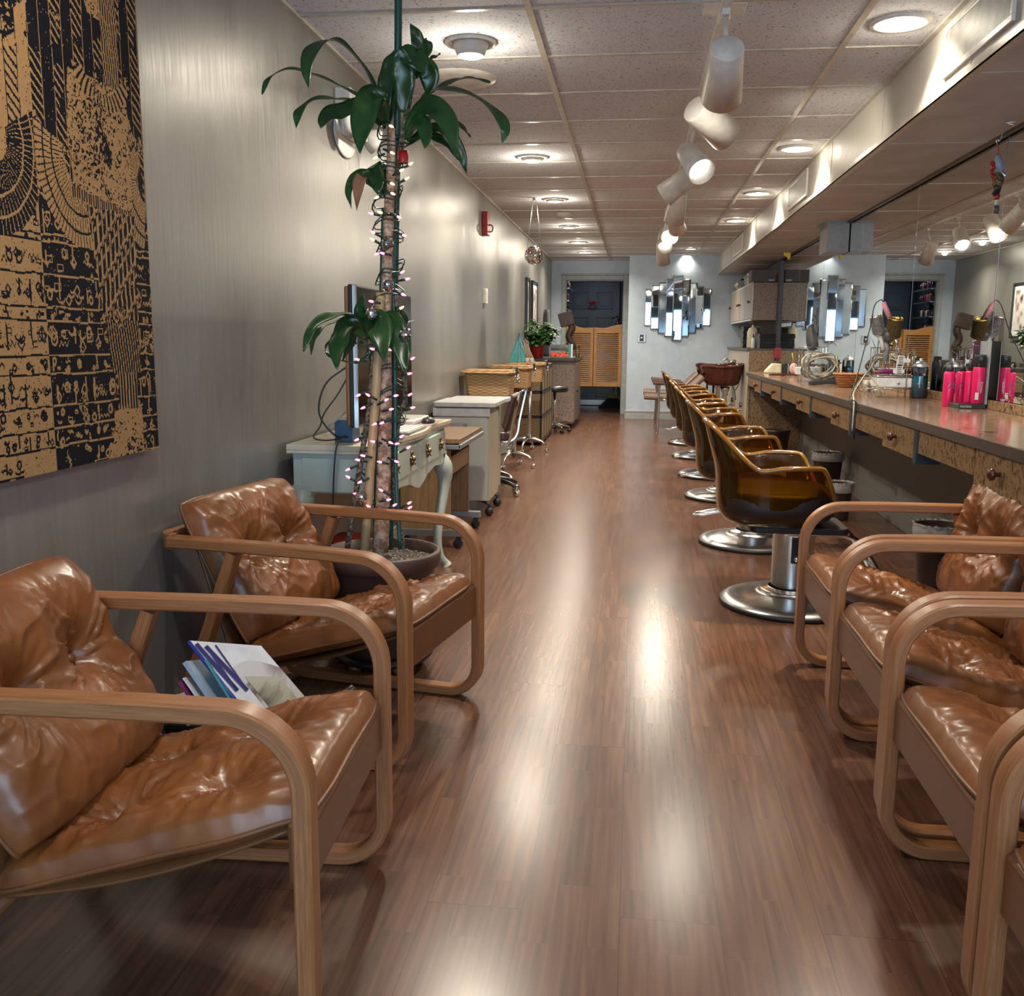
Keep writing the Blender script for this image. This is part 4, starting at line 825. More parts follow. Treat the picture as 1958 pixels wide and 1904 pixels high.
LV = [([(737, 238), (712, 160), (680, 110), (640, 78), (600, 95), (586, 130), (590, 168)], .060, 3.10, -.30, UP),
 ([(737, 245), (700, 195), (640, 160), (590, 140), (550, 133), (515, 150), (501, 180)], .038, 3.10, -.25, UP),
 ([(735, 248), (690, 200), (640, 190), (600, 192), (572, 215), (566, 245)], .048, 3.10, -.20, UP),
 ([(738, 240), (720, 190), (705, 195), (694, 240), (688, 294)], .100, 3.08, -.22, (0, -1, .1)),
 ([(730, 240), (700, 208), (660, 212), (628, 226), (612, 244)], .085, 3.08, -.20, (0, -1, .6)),
 ([(738, 238), (738, 170), (745, 130), (752, 96)], .062, 3.12, .05, (0, -1, .1)), ([(742, 238), (748, 170), (752, 130), (768, 98)], .065, 3.12, .08, (.3, -1, .1)),
 ([(770, 215), (772, 160), (770, 120), (766, 90)], .085, 3.08, -.04, (0, -1, .1)), ([(795, 150), (802, 110), (798, 75), (785, 44)], .05, 3.12, .0, (.2, -1, 0)),
 ([(795, 150), (800, 110), (812, 88), (816, 74)], .065, 3.12, .03, (.4, -1, .2)), ([(770, 88), (785, 108), (800, 118), (812, 140)], .085, 3.08, -.06, (0, -1, .5)),
 ([(790, 150), (812, 130), (826, 112), (842, 102)], .022, 3.12, .1, UP), ([(795, 135), (812, 128), (822, 150), (816, 184)], .075, 3.10, .02, (0, -1, .3)),
 ([(775, 262), (800, 205), (840, 170), (890, 150), (938, 157)], .05, 3.14, .10, UP), ([(776, 255), (810, 185), (850, 172), (905, 185), (950, 220), (966, 250), (960, 274)], .055, 3.14, -.05, UP),
 ([(774, 262), (800, 215), (830, 205), (860, 240), (872, 300)], .078, 3.12, -.16, (0, -1, .3)), ([(778, 268), (792, 238), (808, 235), (815, 262), (812, 284)], .055, 3.10, -.12, (0, -1, .3)),
 ([(778, 262), (820, 228), (860, 225), (880, 242), (900, 262)], .05, 3.14, .12, UP), ([(778, 270), (820, 248), (850, 250), (880, 290), (892, 332)], .05, 3.14, .05, (0, -1, .6)),
 ([(778, 280), (800, 262), (830, 262), (860, 280), (880, 310)], .035, 3.14, .10, (0, -1, .6)),
 ([(738, 375), (722, 345), (714, 320), (722, 350), (722, 372)], .07, 3.09, -.05, (0, -1, .1)), ([(735, 372), (705, 340), (688, 345), (682, 402)], .05, 3.09, -.12, (0, -1, .1)), ([(735, 370), (700, 332), (678, 338), (666, 365), (672, 398)], .03, 3.09, -.14, (.4, -1, .1)), ([(742, 380), (740, 345), (735, 325), (745, 345)], .05, 3.12, .02, (0, -1, .1)),
 ([(704, 648), (680, 608), (640, 604), (600, 625), (580, 672)], .062, 3.06, -.22, UP), ([(704, 650), (670, 615), (625, 622), (600, 645), (595, 678)], .036, 3.06, -.10, UP), ([(704, 648), (672, 620), (655, 640), (648, 672), (644, 706)], .085, 3.05, -.18, (-.3, -1, .2)),
 ([(706, 648), (685, 625), (672, 650), (655, 690)], .06, 3.08, .05, (-.5, -1, .2)), ([(704, 650), (694, 620), (690, 590), (696, 562)], .05, 3.06, -.04, (-.2, -1, .1)), ([(706, 648), (715, 618), (728, 630), (735, 692)], .10, 3.05, -.14, (0, -1, .2)),
 ([(712, 645), (745, 615), (765, 655), (776, 716)], .085, 3.06, -.12, (.2, -1, .2)), ([(712, 645), (750, 600), (770, 610), (775, 640)], .04, 3.08, .08, (.5, -1, .2)), ([(706, 655), (690, 690), (655, 690), (622, 672), (636, 640)], .012, 3.06, -.08, UP), ([(708, 690), (704, 670), (690, 655), (672, 660)], .012, 3.06, -.02, UP)]
for i, (px, w, y, dy, nv) in enumerate(LV):
    k = len(px); leaf(px, w * .86, [y + dy * q / (k - 1) for q in range(k)], nv, brown=(i == 21))
# string of pink lights wound round the canes
sl = thing('string_lights', 'green wire string of glowing pink mini bulbs wound around the tall plant', 'string lights', O)
B = [(722, 300, 1), (745, 240, 1), (747, 291, 1), (765, 327, 1), (775, 343, 1), (782, 315, 1), (747, 350, 1), (748, 369, 1), (724, 376, 1), (714, 409, 0), (731, 407, 1), (760, 414, 0), (717, 446, 0), (716, 460, 1), (770, 449, 0), (724, 484, 0), (735, 485, 0), (766, 522, 0), (776, 534, 0), (768, 562, 0), (714, 577, 0), (765, 590, 1), (776, 631, 0), (716, 668, 0), (741, 667, 0), (687, 688, 0), (786, 687, 0), (780, 715, 0), (689, 754, 0), (707, 757, 0), (754, 757, 0), (781, 756, 0), (736, 766, 0), (698, 778, 0), (745, 783, 0), (786, 780, 0), (720, 809, 0), (734, 807, 0), (686, 839, 0), (717, 845, 0), (744, 845, 0), (765, 836, 0), (756, 849, 0), (778, 857, 0), (698, 872, 0), (688, 880, 0), (755, 881, 0), (730, 884, 0), (669, 896, 0), (669, 914, 0), (692, 920, 0), (732, 939, 0), (684, 945, 0), (740, 956, 0), (708, 970, 0), (752, 967, 0), (780, 963, 0), (781, 972, 0), (753, 983, 0)]
sb = None
for (x, y, a) in B:
    side = 1 if x > 735 else -1; p = at(x, y, 3.02) - O; q = at(x - side * 14, y + R.choice((-6, 3, 8)), 3.03) - O
    d = (p - q).normalized(); g = G(); g.tube([p, p + d * .008, p + d * .016], [.0035, .0040, .0015], 8); g.build('bulb', M['bulbs' if a else 'bulb'], sl)
    g = G(); g.tube([q, p], [.0035, .0048], 7); g.build('bulb_socket', M['wire'], sl)
g = G(); pts = []
for i in range(260):
    y = 985 - 745 * i / 259; r = .058 if y > 620 else .045; cx = 728 + (985 - y) * .025; a = i * .38 + .8 * math.sin(i * .13)
    c = at(cx, y + 6 * math.sin(i * .9), 3.1) - O; pts.append(c + Vector((r * (1 + .25 * math.sin(i * .31)) * math.cos(a), r * .8 * math.sin(a), 0)))
g.tube(pts, .0024, 5); g.tube([p + Vector((.004, .003, .012)) for p in pts], .002, 5); g.build('wire', M['wire'], sl)
for (p, lab) in (((741, 466), 'small mirrored ball ornament highest on the plant canes'), ((742, 546), 'small mirrored ball ornament on the canes level with the screen top'), ((711, 600), 'small mirrored ball ornament just above the drooping middle leaves'), ((774, 642), 'small mirrored ball ornament at the right edge of the canes'), ((690, 950), 'small mirrored ball ornament lowest on the canes near the pot')):
    c = at(*p, 2.985); t = thing('ball_ornament', lab, 'ornament', c, 0, 'mirrored ball ornaments on the plant'); g = G(); discoball(g, .0195, 20, 10); g.build('mirror_tiles', M['ball'], t); g = G(); g.ball((0, 0, 0), .0182, 14); g.build('core', M['grey'], t)
    g = G(); g.tube([(0, 0, .019), (.004, .04, .045), (.01, .09, .05)], .0009, 4); g.build('hanger', M['alu'], t)
c = at(771, 301, 3.12); g = G(); g.lathe([(.016, -.018), (.017, .02), (.015, .02), (.014, -.018)], c, n=20); tag(g.build('ribbon_spool', M['red']), 'bright red ribbon wrapped around the green pole under the top leaves', 'ribbon')

# ================================================================== LEFT SIDE FURNITURE
DX0, DX1, DY0, DY1, DZ = -1.278, -.905, 3.40, 4.66, .74
t = thing('writing_desk', 'pale green vanity desk with curved legs against the left wall', 'desk', (0, 0, 0))
g = G()
n = 24; poly = []
for i in range(n + 1):
    s = i / n; yy = DY0 + (DY1 - DY0) * s; poly.append((DX1 + .012 * math.cos(s * 2 * PI * 2), yy))
poly = [(DX0, DY0)] + poly + [(DX0, DY1)]
g.prism(poly, .022, (0, 0, DZ - .022)); g.prism([(x + (-.006 if x > -1.2 else 0), y) for x, y in poly], .012, (0, 0, DZ - .034)); label_part(g.build('desktop', M['desktop'], t, bevel=.004), 'cream marbled top with moulded edge')
g = G(); g.box(DX0 + .015, DY0 + .03, .555, DX1 - .02, DY1 - .03, DZ - .034)
g.box(DX0 + .05, DY0 + .024, .56, DX1 - .06, DY0 + .031, DZ - .05)
g.build('apron', M['desk'], t, bevel=.003)
g = G()  # scalloped lower edge of the long front
pf = [(DY0 + .06, .56), (DY0 + .14, .53), (DY0 + .30, .545), (DY0 + .45, .53), (DY0 + .55, .505), (DY0 + .63, .49), (DY0 + .71, .505), (DY0 + .81, .53), (DY0 + .96, .545), (DY0 + 1.12, .53), (DY0 + 1.20, .56)]
g.prism([(y, z) for y, z in pf] + [(DY0 + 1.20, .58), (DY0 + .06, .58)], .026, (DX1 - .036, 0, 0), (0, 1, 0), (0, 0, 1)); g.build('apron_scallop', M['desk'], t, bevel=.002)
for a, b in ((DY0 + .06, DY0 + .60), (DY0 + .63, DY1 - .06)):
    g = G(); g.box(DX1 - .022, a, .575, DX1 - .008, b, DZ - .05); d_ = g.build('drawer', M['desk'], t, bevel=.005)
    for f in (.25, .75):
        y = a + (b - a) * f; x = DX1 - .006; z = .64
        g = G(); g.lathe([(0, 0), (.014, 0), (.008, .008), (.012, .016), (0, .02)], (x, y, z), (1, 0, 0), n=14)
        for q in range(6): g.ball((x + .003, y + .018 * math.cos(q * 1.05), z + .026 * math.sin(q * 1.05)), .009, 8, (.5, 1, 1))
        g.tube([(x + .004, y - .02, z - .01), (x + .016, y, z - .024), (x + .004, y + .02, z - .01)], .003, 6); g.build('drawer_pull', M['brass'], d_)
for (x, y, sx, sy) in ((DX1 - .045, DY0 + .055, 1, -1), (DX1 - .045, DY1 - .055, 1, 1), (DX0 + .05, DY0 + .055, -.4, -1), (DX0 + .05, DY1 - .055, -.4, 1)):
    P = [(x, y, .56), (x + .012 * sx, y + .012 * sy, .53), (x + .026 * sx, y + .026 * sy, .47), (x + .020 * sx, y + .020 * sy, .38), (x + .002 * sx, y + .002 * sy, .25), (x - .006 * sx, y - .006 * sy, .14), (x + .004 * sx, y + .004 * sy, .06), (x + .026 * sx, y + .026 * sy, .018), (x + .032 * sx, y + .032 * sy, .002)]
    g = G(); P = spline(P, 5); k = len(P); rr = []
    for i in range(k): s = i / (k - 1); rr.append(.032 + .018 * math.exp(-((s - .18) / .13) ** 2) - .016 * s + .012 * math.exp(-((s - .97) / .08) ** 2))
    g.tube(P, rr, 14); g.cbox((x, y, .565), (.07, .07, .04)); g.build('leg', M['desk'], t)
# big screen standing on the desk, turned to the aisle
t = thing('television', 'large thin screen standing on the pale green desk behind the plant', 'television', (-1.03, 3.90, DZ))
g = G(); g.box(-.020, -.44, .06, .012, .44, .585); label_part(g.build('housing', M['black'], t, bevel=.006), 'glossy black housing')
g = G(); g.box(.0125, -.43, .072, .0135, .43, .575); g.build('screen', M['screen'], t)
g = G(); g.box(.000, -.443, .062, .016, -.4385, .583); label_part(g.build('edge_trim', M['chrome'], t), 'bright metal edge')
g = G(); g.box(-.032, -.445, .065, -.016, .40, .58); label_part(g.build('back_cover', M['frame'], t, bevel=.01), 'wood coloured back cover')
g = G(); g.box(-.07, -.12, 0, .09, .12, .012); g.box(-.02, -.05, .01, .0, .05, .08); g.build('stand', M['black'], t, bevel=.004)
def thingbox(name, lab, cat, p, z, dims, mat, rz=0, bevel=.003, **k):
    c = on_z(*p, z) if len(p) == 2 else Vector(p); t = thing(name, lab, cat, (c.x, c.y, z), rz, **k); g = G(); g.box(-dims[0] / 2, -dims[1] / 2, 0, dims[0] / 2, dims[1] / 2, dims[2]); g.build('body', M[mat], t, bevel=bevel); return t
t = thingbox('tin_box', 'small dark blue box on the desk beside the screen foot', 'box', (-1.09, 3.56, 0), DZ, (.07, .10, .085), 'bluem')
t = thing('desk_mat', 'mauve paper mat lying on the pale green desk', 'mat', (-1.0, 4.2, DZ)); g = G(); g.box(-.07, -.62, 0, .085, .36, .0015); g.build('sheet', M['magenta'] if 0 else plain('mauve_paper', (.33, .22, .22), .6), t)
t = thing('keyboard', 'thin grey keyboard on the desk mat', 'keyboard', (-.96, 3.98, DZ + .002)); g = G(); g.box(-.05, -.17, 0, .05, .17, .010); g.build('base', M['greyp'], t, bevel=.002)
g = G()
for i in range(4):
    for j in range(13): g.box(-.044 + i * .023, -.163 + j * .0252, .010, -.044 + i * .023 + .019, -.163 + j * .0252 + .021, .0135)
g.build('keys', M['whitep'], t)
t = thing('computer_mouse', 'black computer mouse near the far end of the desk', 'mouse', (-.955, 4.40, DZ + .002)); g = G(); g.ball((0, 0, .008), .033, 14, (.95, 1.6, .62)); g.ball((0, -.01, .028), .006, 8, (.5, 1.3, .6)); o = g.build('shell', M['black'], t)
c = (-1.06, 4.42, DZ + .002); t = thing('tablet', 'flat white device lying at the back of the desk', 'tablet', c); g = G(); g.box(-.07, -.16, 0, .07, .16, .022); g.build('body', M['whitep'], t, bevel=.006); g = G(); g.box(-.06, -.15, .022, .06, .15, .0235); g.build('top_plate', M['putty'], t)
# cables behind the screen
for i, (P, lab, r, mt) in enumerate((([at(664, 700, 3.5), at(622, 735, 3.48), at(610, 790, 3.46), at(640, 832, 3.46), at(668, 836, 3.52)], 'black cable looping down behind the screen', .0035, 'black'), ([at(664, 722, 3.5), at(645, 755, 3.49), at(620, 790, 3.47), at(612, 815, 3.45), at(600, 836, 3.44), at(622, 842, 3.44), at(655, 838, 3.5)], 'second black cable curling onto the desktop left of the screen', .003, 'black'), ([at(661, 787, 3.5), at(640, 806, 3.48), at(624, 818, 3.46)], 'short pale grey cable behind the screen', .0035, 'greyp'), ([at(655, 838, 3.42), at(645, 850, 3.37), at(640, 880, 3.36), at(637, 950, 3.36), at(636, 1040, 3.36)], 'black cable hanging in front of the desk side panel', .003, 'black'))):
    g = G(); g.tube(spline(P, 8), r, 6); tag(g.build('power_cable', M[mt]), lab, 'cable')
# red bag under the desk
t = thing('red_case', 'dark red case with pale lettering on the floor under the green desk', 'case', (-1.06, 3.58, 0)); g = G(); g.box(-.11, -.09, .14, .08, .10, .36); g.build('body', M['pot'], t, bevel=.012); g = G(); g.box(-.112, -.095, 0, .085, .105, .14); g.build('base', M['black'], t, bevel=.01)
text('lettering', 'DUR•AND', .036, M['paper'], t, (-.075, -.0915, .275), (1, 0, 0), (0, 0, 1)); text('lettering', 'MUSICAL', .022, M['paper'], t, (-.075, -.0915, .24), (1, 0, 0), (0, 0, 1))

# walnut printer stand on castors
CX0, CX1, CY0, CY1, CH = -1.27, -.915, 4.98, 5.72, .605
t = thing('utility_cart', 'low walnut veneer cart with aluminium feet between the desk and the grey trolley', 'cart', (0, 0, 0))
g = G(); g.box(CX0, CY0 + .02, CH - .024, CX1, CY1 + .02, CH); g.build('top', M['walnut'], t, bevel=.002)
g = G(); g.box(CX0 + .03, CY0, CH - .055, CX1 + .008, CY0 + .02, CH - .03); g.box(CX1 - .004, CY0, CH - .05, CX1 + .012, CY1 + .02, CH - .026); g.build('edge_rail', M['alu'], t, bevel=.003)
for y in (CY0 + .06, CY1 - .10):
    g = G(); g.box(CX0 + .02, y, .105, CX1 - .06, y + .02, CH - .024); g.build('side_panel', M['walnut'], t)
    g = G(); g.box(CX0 + .02, y - .012, .068, CX1 + .01, y + .034, .105); f = g.build('foot_bar', M['alu'], t, bevel=.003)
    for x in (CX1 - .02, CX0 + .05):
        g = G(); g.lathe([(0, -.014), (.024, -.014), (.027, -.008), (.027, .008), (.024, .014), (0, .014)], (x, y + .01, .027), (0, 1, 0), n=20); g.box(x - .012, y - .008, .03, x + .020, y + .028, .06); g.cyl((x, y + .01, .05), (x, y + .01, .07), .006, n=8); g.build('castor', M['black'], f)
g = G(); g.box(CX0 + .04, CY0 + .08, .33, CX0 + .055, CY1 - .1, .50); g.build('back_panel', M['walnut'], t); g = G(); g.box(CX1 - .075, CY0 + .08, .40, CX1 - .062, CY1 - .10, .50); g.build('modesty_strip', M['walnut'], t)

# grey manicure trolley
t = thing('salon_trolley', 'pale grey salon trolley with a rounded flat top and name plate', 'trolley', (0, 0, 0))
KX0, KX1, KY0, KY1 = -1.275, -.925, 6.02, 6.45
g = G(); g.box(KX0, KY0, .10, KX1, KY1, .70); g.build('cabinet', M['putty'], t, bevel=.006)
g = G(); g.box(KX1 - .004, KY0 + .01, .10, KX1 + .012, KY1 - .005, .66); label_part(g.build('side_panel', M['puttyw'], t, bevel=.002), 'putty woodgrain side')
def rrect(x0, y0, x1, y1, r, n=6):
    out = []
    for cx, cy, a in ((x1 - r, y1 - r, 0), (x0 + r, y1 - r, 90), (x0 + r, y0 + r, 180), (x1 - r, y0 + r, 270)): out += arc((cx, cy), r, a, a + 90, n)
    return out
g = G(); g.prism(rrect(KX0, KY0 - .03, KX1 + .055, KY1 + .03, .035), .030, (0, 0, .705)); g.build('worktop', M['puttytop'], t, bevel=.005)
g = G(); g.box(KX0, KY0 - .012, .645, KX1 + .02, KY0, .70); g.build('front_lip', M['puttytop'], t, bevel=.003)
g = G(); g.prism(rrect(KX0 + .02, KY1 + .035, KX1 + .065, 6.72, .02), .028, (0, 0, .706)); g.build('fold_out_leaf', M['puttytop'], t, bevel=.004)
g = G(); g.box(KX1 - .04, KY1 + .0, .10, KX1 - .02, KY1 + .35, .70); g.build('leaf_panel', M['puttyw'], t)
c = at(848, 803, KY0 - .002); g = G(); g.box(c.x, KY0 - .008, .578, c.x + .155, KY0 - .001, .600); np_ = g.build('name_plate', M['alu'], t)
text('lettering', 'KAYLINE', .021, M['paper'], np_, (c.x + .014, KY0 - .009, .582), (1, 0, 0), (0, 0, 1), xs=1.35)
g = G(); g.prism(rrect(-1.20, .53, -1.02, .555, .008), .004, (0, KY0 - .001, 0), (1, 0, 0), (0, 0, 1)); g.build('drawer_slot', M['black'], t)
for x, y in ((KX1 + .01, KY0 + .03), (KX1 + .01, KY1 - .03), (KX0 + .06, KY0 + .03), (KX0 + .06, KY1 - .03)):
    g = G(); g.lathe([(0, -.014), (.026, -.014), (.028, -.006), (.028, .006), (.026, .014), (0, .014)], (x, y, .028), (0, 1, 0), n=20); g.tube([(x, y, .03), (x + .0, y, .075), (x - .05, y, .10)], .010, 8); g.build('castor', M['black'], t)
# star bases shared by trolleys and chairs
def star(t, r, hz, arms, mat, wheel, a0=0, wr=.024, nm='base_arm'):
    for i in range(arms):
        a = a0 + 2 * PI * i / arms; d = Vector((math.cos(a), math.sin(a), 0)); k = G()
        k.tube([Vector((0, 0, hz)), d * r * .3 + Vector((0, 0, hz * .98)), d * r * .75 + Vector((0, 0, hz * .82)), d * r + Vector((0, 0, wr * 2 + .018))], [.022, .019, .014, .012], 8)
        o = k.build(nm, M[mat], t); p = d * r; g = G()
        for s in (-1, 1): q = Vector((-d.y, d.x, 0)) * .012 * s; g.lathe([(0, -.006), (wr * .9, -.006), (wr, 0), (wr * .9, .006), (0, .006)], p + q + Vector((0, 0, wr)), (-d.y, d.x, 0), n=16)
        g.cyl(p + Vector((0, 0, wr)), p + Vector((0, 0, wr * 2 + .022)), .007, n=8); g.build('castor', M[wheel], o)
t = thing('salon_chair', 'chrome framed chair with a dark brown ribbed back pad beside the grey trolley', 'chair', (-1.04, 6.96, 0))
star(t, .235, .11, 5, 'black', 'chrome', -.5)
g = G(); g.cyl((0, 0, .10), (0, 0, .40), .022, n=14); g.build('post', M['chrome'], t)
g = G(); g.prism(rrect(-.17, -.2, .16, .2, .05), .07, (0, 0, .41)); g.build('seat', M['pad'], t, bevel=.02, seg=3)
for s in (-1, 1):
    g = G(); g.tube(spline([(.0, s * .17, .40), (.10, s * .19, .37), (.165, s * .2, .42), (.19, s * .2, .55), (.235, s * .2, .76)], 8), 1, sec=[(-.006, -.017), (.006, -.017), (.006, .017), (-.006, .017)]); g.build('back_frame', M['chrome'], t)
g = G(); g.tube([(.235, -.2, .76), (.24, 0, .765), (.235, .2, .76)], .009, 8); g.build('back_bar', M['chrome'], t)
g = G()
for i in range(7): y = -.165 + i * .055; g.tube(spline([(.115, y, .50), (.135, y, .53), (.175, y, .70), (.19, y, .74)], 4), [.012] + [.028] * 11 + [.012], 10)
g.build('back_pad', M['pad'], t)
# three wicker basket trolleys
def hooks(g, x, y, z, n=4):
    for i in range(n): g.tube(spline([(x - .06, y + i * .05, z + .01), (x + .004, y + i * .05 + .01, z + .018), (x + .012, y + i * .05 + .012, z - .05)], 5), .003, 5)
def clips(g, x, y, z):
    for i in range(9): g.ball((x + R.uniform(0, .015), y + R.uniform(-.02, .16), z + R.uniform(-.035, .03)), R.uniform(.008, .016), 7, (.5, 1, 1))
for i, (px, Y, lab) in enumerate(((985, 7.05, 'honey wicker basket on a chrome stand nearest the grey trolley'), (1015, 8.30, 'middle one of the three wicker baskets on chrome stands'), (1043, 9.55, 'farthest wicker basket on a chrome stand, before the stacked seagrass drawers'))):
    t = thing('basket_trolley', lab, 'basket trolley', (-1.075, Y + .17, 0), 0, 'wicker basket trolleys along the left wall')
    xl, xr, yl, yr = -.205, .185, -.17, .17
    def bp(i_, j_, inn=0):
        # rounded rect loop, tapering to the bottom
        L = rrect(xl + .02 + inn, yl + .02 + inn, xr - .02 - inn, yr - .02 - inn, .03, 5); k = len(L); x, y = L[int(round(i_ * k)) % k]; f = .92 + .08 * j_
        return Vector((x * f, y * f, .715 + .165 * j_))
    g = G(); g.surf(lambda a, b: bp(a, b), 24, 6, closeu=True); L0 = [bp(q / 24, 0) for q in range(24)]; g._add(L0, [tuple(reversed(range(24)))]); g.build('basket', M['wicker'], t)
    g = G(); L = rrect(xl, yl, xr, yr, .03, 5); g.prism(L, .012, (0, 0, .882)); g.prism([(x * .93, y * .93) for x, y in L], .012, (0, 0, .894))
    k = 64; pts = []
    Ld = rrect(xl, yl, xr, yr, .03, 12)
    for q in range(len(Ld)): x, y = Ld[q]; pts.append((x, y, .888 + .005 * math.sin(q * 1.9)))
    g.tube(pts, .009, 6, closed=True); g.build('lid', M['wicker'], t, bevel=.002)
    g = G(); hooks(g, xr, -.12, .905, 4); g.build('clip_strap', M['black'], t); g = G(); clips(g, xr + .008, -.10, .845); label_part(g.build('hair_clips', M['alu'], t), 'shiny flower shaped hair clips')
    g = G(); g.cyl((.02, 0, .09), (.02, 0, .715), .019, n=16); g.build('post', M['brushed'], t)
    tt = star(t, .205, .13, 4, 'brushed', 'chrome', -.35 + i * .1, .020)
# seagrass drawer tower
WX0, WX1, WY0, WY1, WH = -1.28, -.985, 10.30, 11.55, .86
t = thing('drawer_tower', 'wide black framed unit of woven seagrass drawers beyond the wicker baskets', 'drawer unit', (0, 0, 0))
g = G()
for z in (.03, .295, .56, .83):
    g.box(WX0, WY0, z, WX1, WY0 + .02, z + .022); g.box(WX1 - .02, WY0, z, WX1, WY1, z + .022); g.box(WX0, WY1 - .02, z, WX1, WY1, z + .022)
for k in range(5): y = WY0 + (WY1 - WY0 - .018) * k / 4; g.box(WX1 - .018, y, 0, WX1, y + .018, WH)
g.box(WX0, WY0, 0, WX0 + .018, WY0 + .018, WH); g.box(WX0, WY1 - .02, 0, WX0 + .018, WY1, WH); g.build('frame', M['black'], t)
g = G(); g.box(WX0, WY0, WH - .006, WX1, WY1, WH); g.build('top', M['wick2'], t)
for r_ in range(3):
    z0 = .055 + r_ * .266
    g = G(); g.box(WX0 + .02, WY0 + .004, z0, WX1 - .022, WY0 + .016, z0 + .236); g.build('side_panel', M['wick2'], t, bevel=.004)
    for k in range(4):
        y = WY0 + (WY1 - WY0 - .018) * k / 4 + .021; w = (WY1 - WY0 - .018) / 4 - .024
        g = G(); g.box(WX0 + .03, y, z0, WX1 - .004, y + w, z0 + .236); g.build('drawer', M['wick2'], t, bevel=.006)
# bags, jars on top of the tower
zt = WH
t = thing('gift_bag', 'teal pointed paper bag with ribbon strings on the farthest wicker basket', 'bag', (-1.175, 9.70, .908)); g = G(); g._add([(-.09, -.05, 0), (.08, -.05, 0), (.08, .05, 0), (-.09, .05, 0), (.005, -.01, .29), (.02, .01, .29)], [(3, 2, 1, 0), (0, 1, 5, 4), (2, 3, 4, 5), (1, 2, 5), (3, 0, 4)]); g.build('paper', M['teal'], t)
g = G(); 
for q in (-.04, .0, .04): g.tube([(q, -.052, .0), (q * .6 + .01, -.035, .15), (.012, -.012, .29), (.06 + q, -.03, .2), (.10 + q * .3, -.05, .06)], .003, 5)
g.build('ribbon', M['lblue'], t)
t = thing('paper_bag', 'brown pointed paper bag beside the teal one', 'bag', (-1.10, 9.83, .908)); g = G(); g._add([(-.06, -.05, 0), (.08, -.05, 0), (.08, .05, 0), (-.06, .05, 0), (-.03, -.01, .22), (-.02, .01, .22)], [(3, 2, 1, 0), (0, 1, 5, 4), (2, 3, 4, 5), (1, 2, 5), (3, 0, 4)]); g.build('paper', M['brownp'], t); g = G(); g.tube([(-.025, 0, .215), (0, -.01, .25), (.01, 0, .2)], .003, 5); g.build('handle', M['brownp'], t)
for i, (x, lab) in enumerate(((-1.075, 'small cream jar before the pointed bags, left of two'), (-1.028, 'small cream jar before the pointed bags, right of two'))):
    t = thing('jar', lab, 'jar', (x, 9.62, .908), 0, 'small jars on the wicker basket'); g = G(); g.lathe([(0, 0), (.018, 0), (.020, .004), (.020, .04), (.015, .046), (0, .046)], n=18); g.build('body', M['cork'], t); g = G(); g.lathe([(0, .046), (.016, .046), (.016, .058), (0, .060)], n=18); g.build('lid', M['brass'], t)
# black rolling stool between unit and counter
t = thing('rolling_stool', 'black rolling stool half hidden between seagrass drawers and the reception counter', 'stool', (-.975, 11.82, 0)); star(t, .19, .10, 5, 'chrome', 'black', .3, .024)
g = G(); g.cyl((0, 0, .09), (0, 0, .50), .02, n=12); g.build('post', M['chrome'], t); g = G(); g.lathe([(0, .50), (.15, .50), (.17, .52), (.17, .55), (.15, .57), (0, .575)], n=28); g.build('seat', M['black'], t)

# reception counter
RX0, RX1, RY0, RY1, RH = -1.29, -.775, 12.35, 13.75, .905
t = thing('reception_counter', 'plum burl reception counter with dark worktop before the swing doors', 'counter', (0, 0, 0))
g = G(); pr = [(RX0, .0), (RX1 - .30, .0), (RX1 - .24, .02), (RX1 - .16, .085), (RX1 - .10, .10), (RX1 - .07, .085), (RX1 - .0, .085), (RX1, RH - .04), (RX0, RH - .04)]
g.prism(pr, .03, (0, RY0 + .03, 0), (1, 0, 0), (0, 0, 1)); g.build('end_panel', M['burlp'], t)
g = G(); g.box(RX0, RY0 + .03, .06, RX1 - .01, RY1, RH - .04); g.build('cabinet', M['burlp'], t)
w = (RY1 - RY0 - .04) / 3
for k in range(3):
    y = RY0 + .035 + k * w; g = G(); g.box(RX1 - .01, y, .10, RX1 + .008, y + w - .008, RH - .06); d_ = g.build('door', M['burlp'], t, bevel=.002)
    g = G(); g.ball((RX1 + .018, y + w * (.85 if k % 2 == 0 else .15), .46), .012, 10); g.build('knob', M['knob'], d_)
g = G(); g.prism(rrect(RX0, RY0 - .06, RX1 + .035, RY1, .05), .045, (0, 0, RH - .04)); g.build('worktop', M['edge'], t, bevel=.004)
ZT = RH + .005
# poinsettia in a red pot
t = thing('riser_box', 'flat dark box on the seagrass unit under the red plant pot', 'box', (-1.15, 11.38, .861)); g = G(); g.box(-.12, -.13, 0, .12, .13, .05); g.build('body', M['black'], t, bevel=.004)
t = thing('potted_plant', 'leafy green plant in a red plastic pot near the reception counter', 'potted plant', (-1.155, 11.38, .912))
g = G(); g.lathe([(0, 0), (.065, 0), (.068, .004), (.088, .135), (.096, .14), (.098, .165), (.09, .165), (.085, .14), (0, .135)], n=32); g.build('pot', M['pot'], t)
g = G(); rr = random.Random(4); tips = []
for i in range(44):
    a = rr.uniform(0, 6.28); e = rr.uniform(.15, 1.0); h = rr.uniform(.10, .32) * (1.1 - .35 * e); p = Vector((max(-.10, .03 + .24 * e * math.cos(a)), .20 * e * math.sin(a), .14 + h)); g.tube([(0.02 * math.cos(a), .02 * math.sin(a), .13), (p.x * .5, p.y * .5, .14 + h * .7), p], .004, 5); tips.append(p)
g.build('stems', M['stem'], t)
g = G()
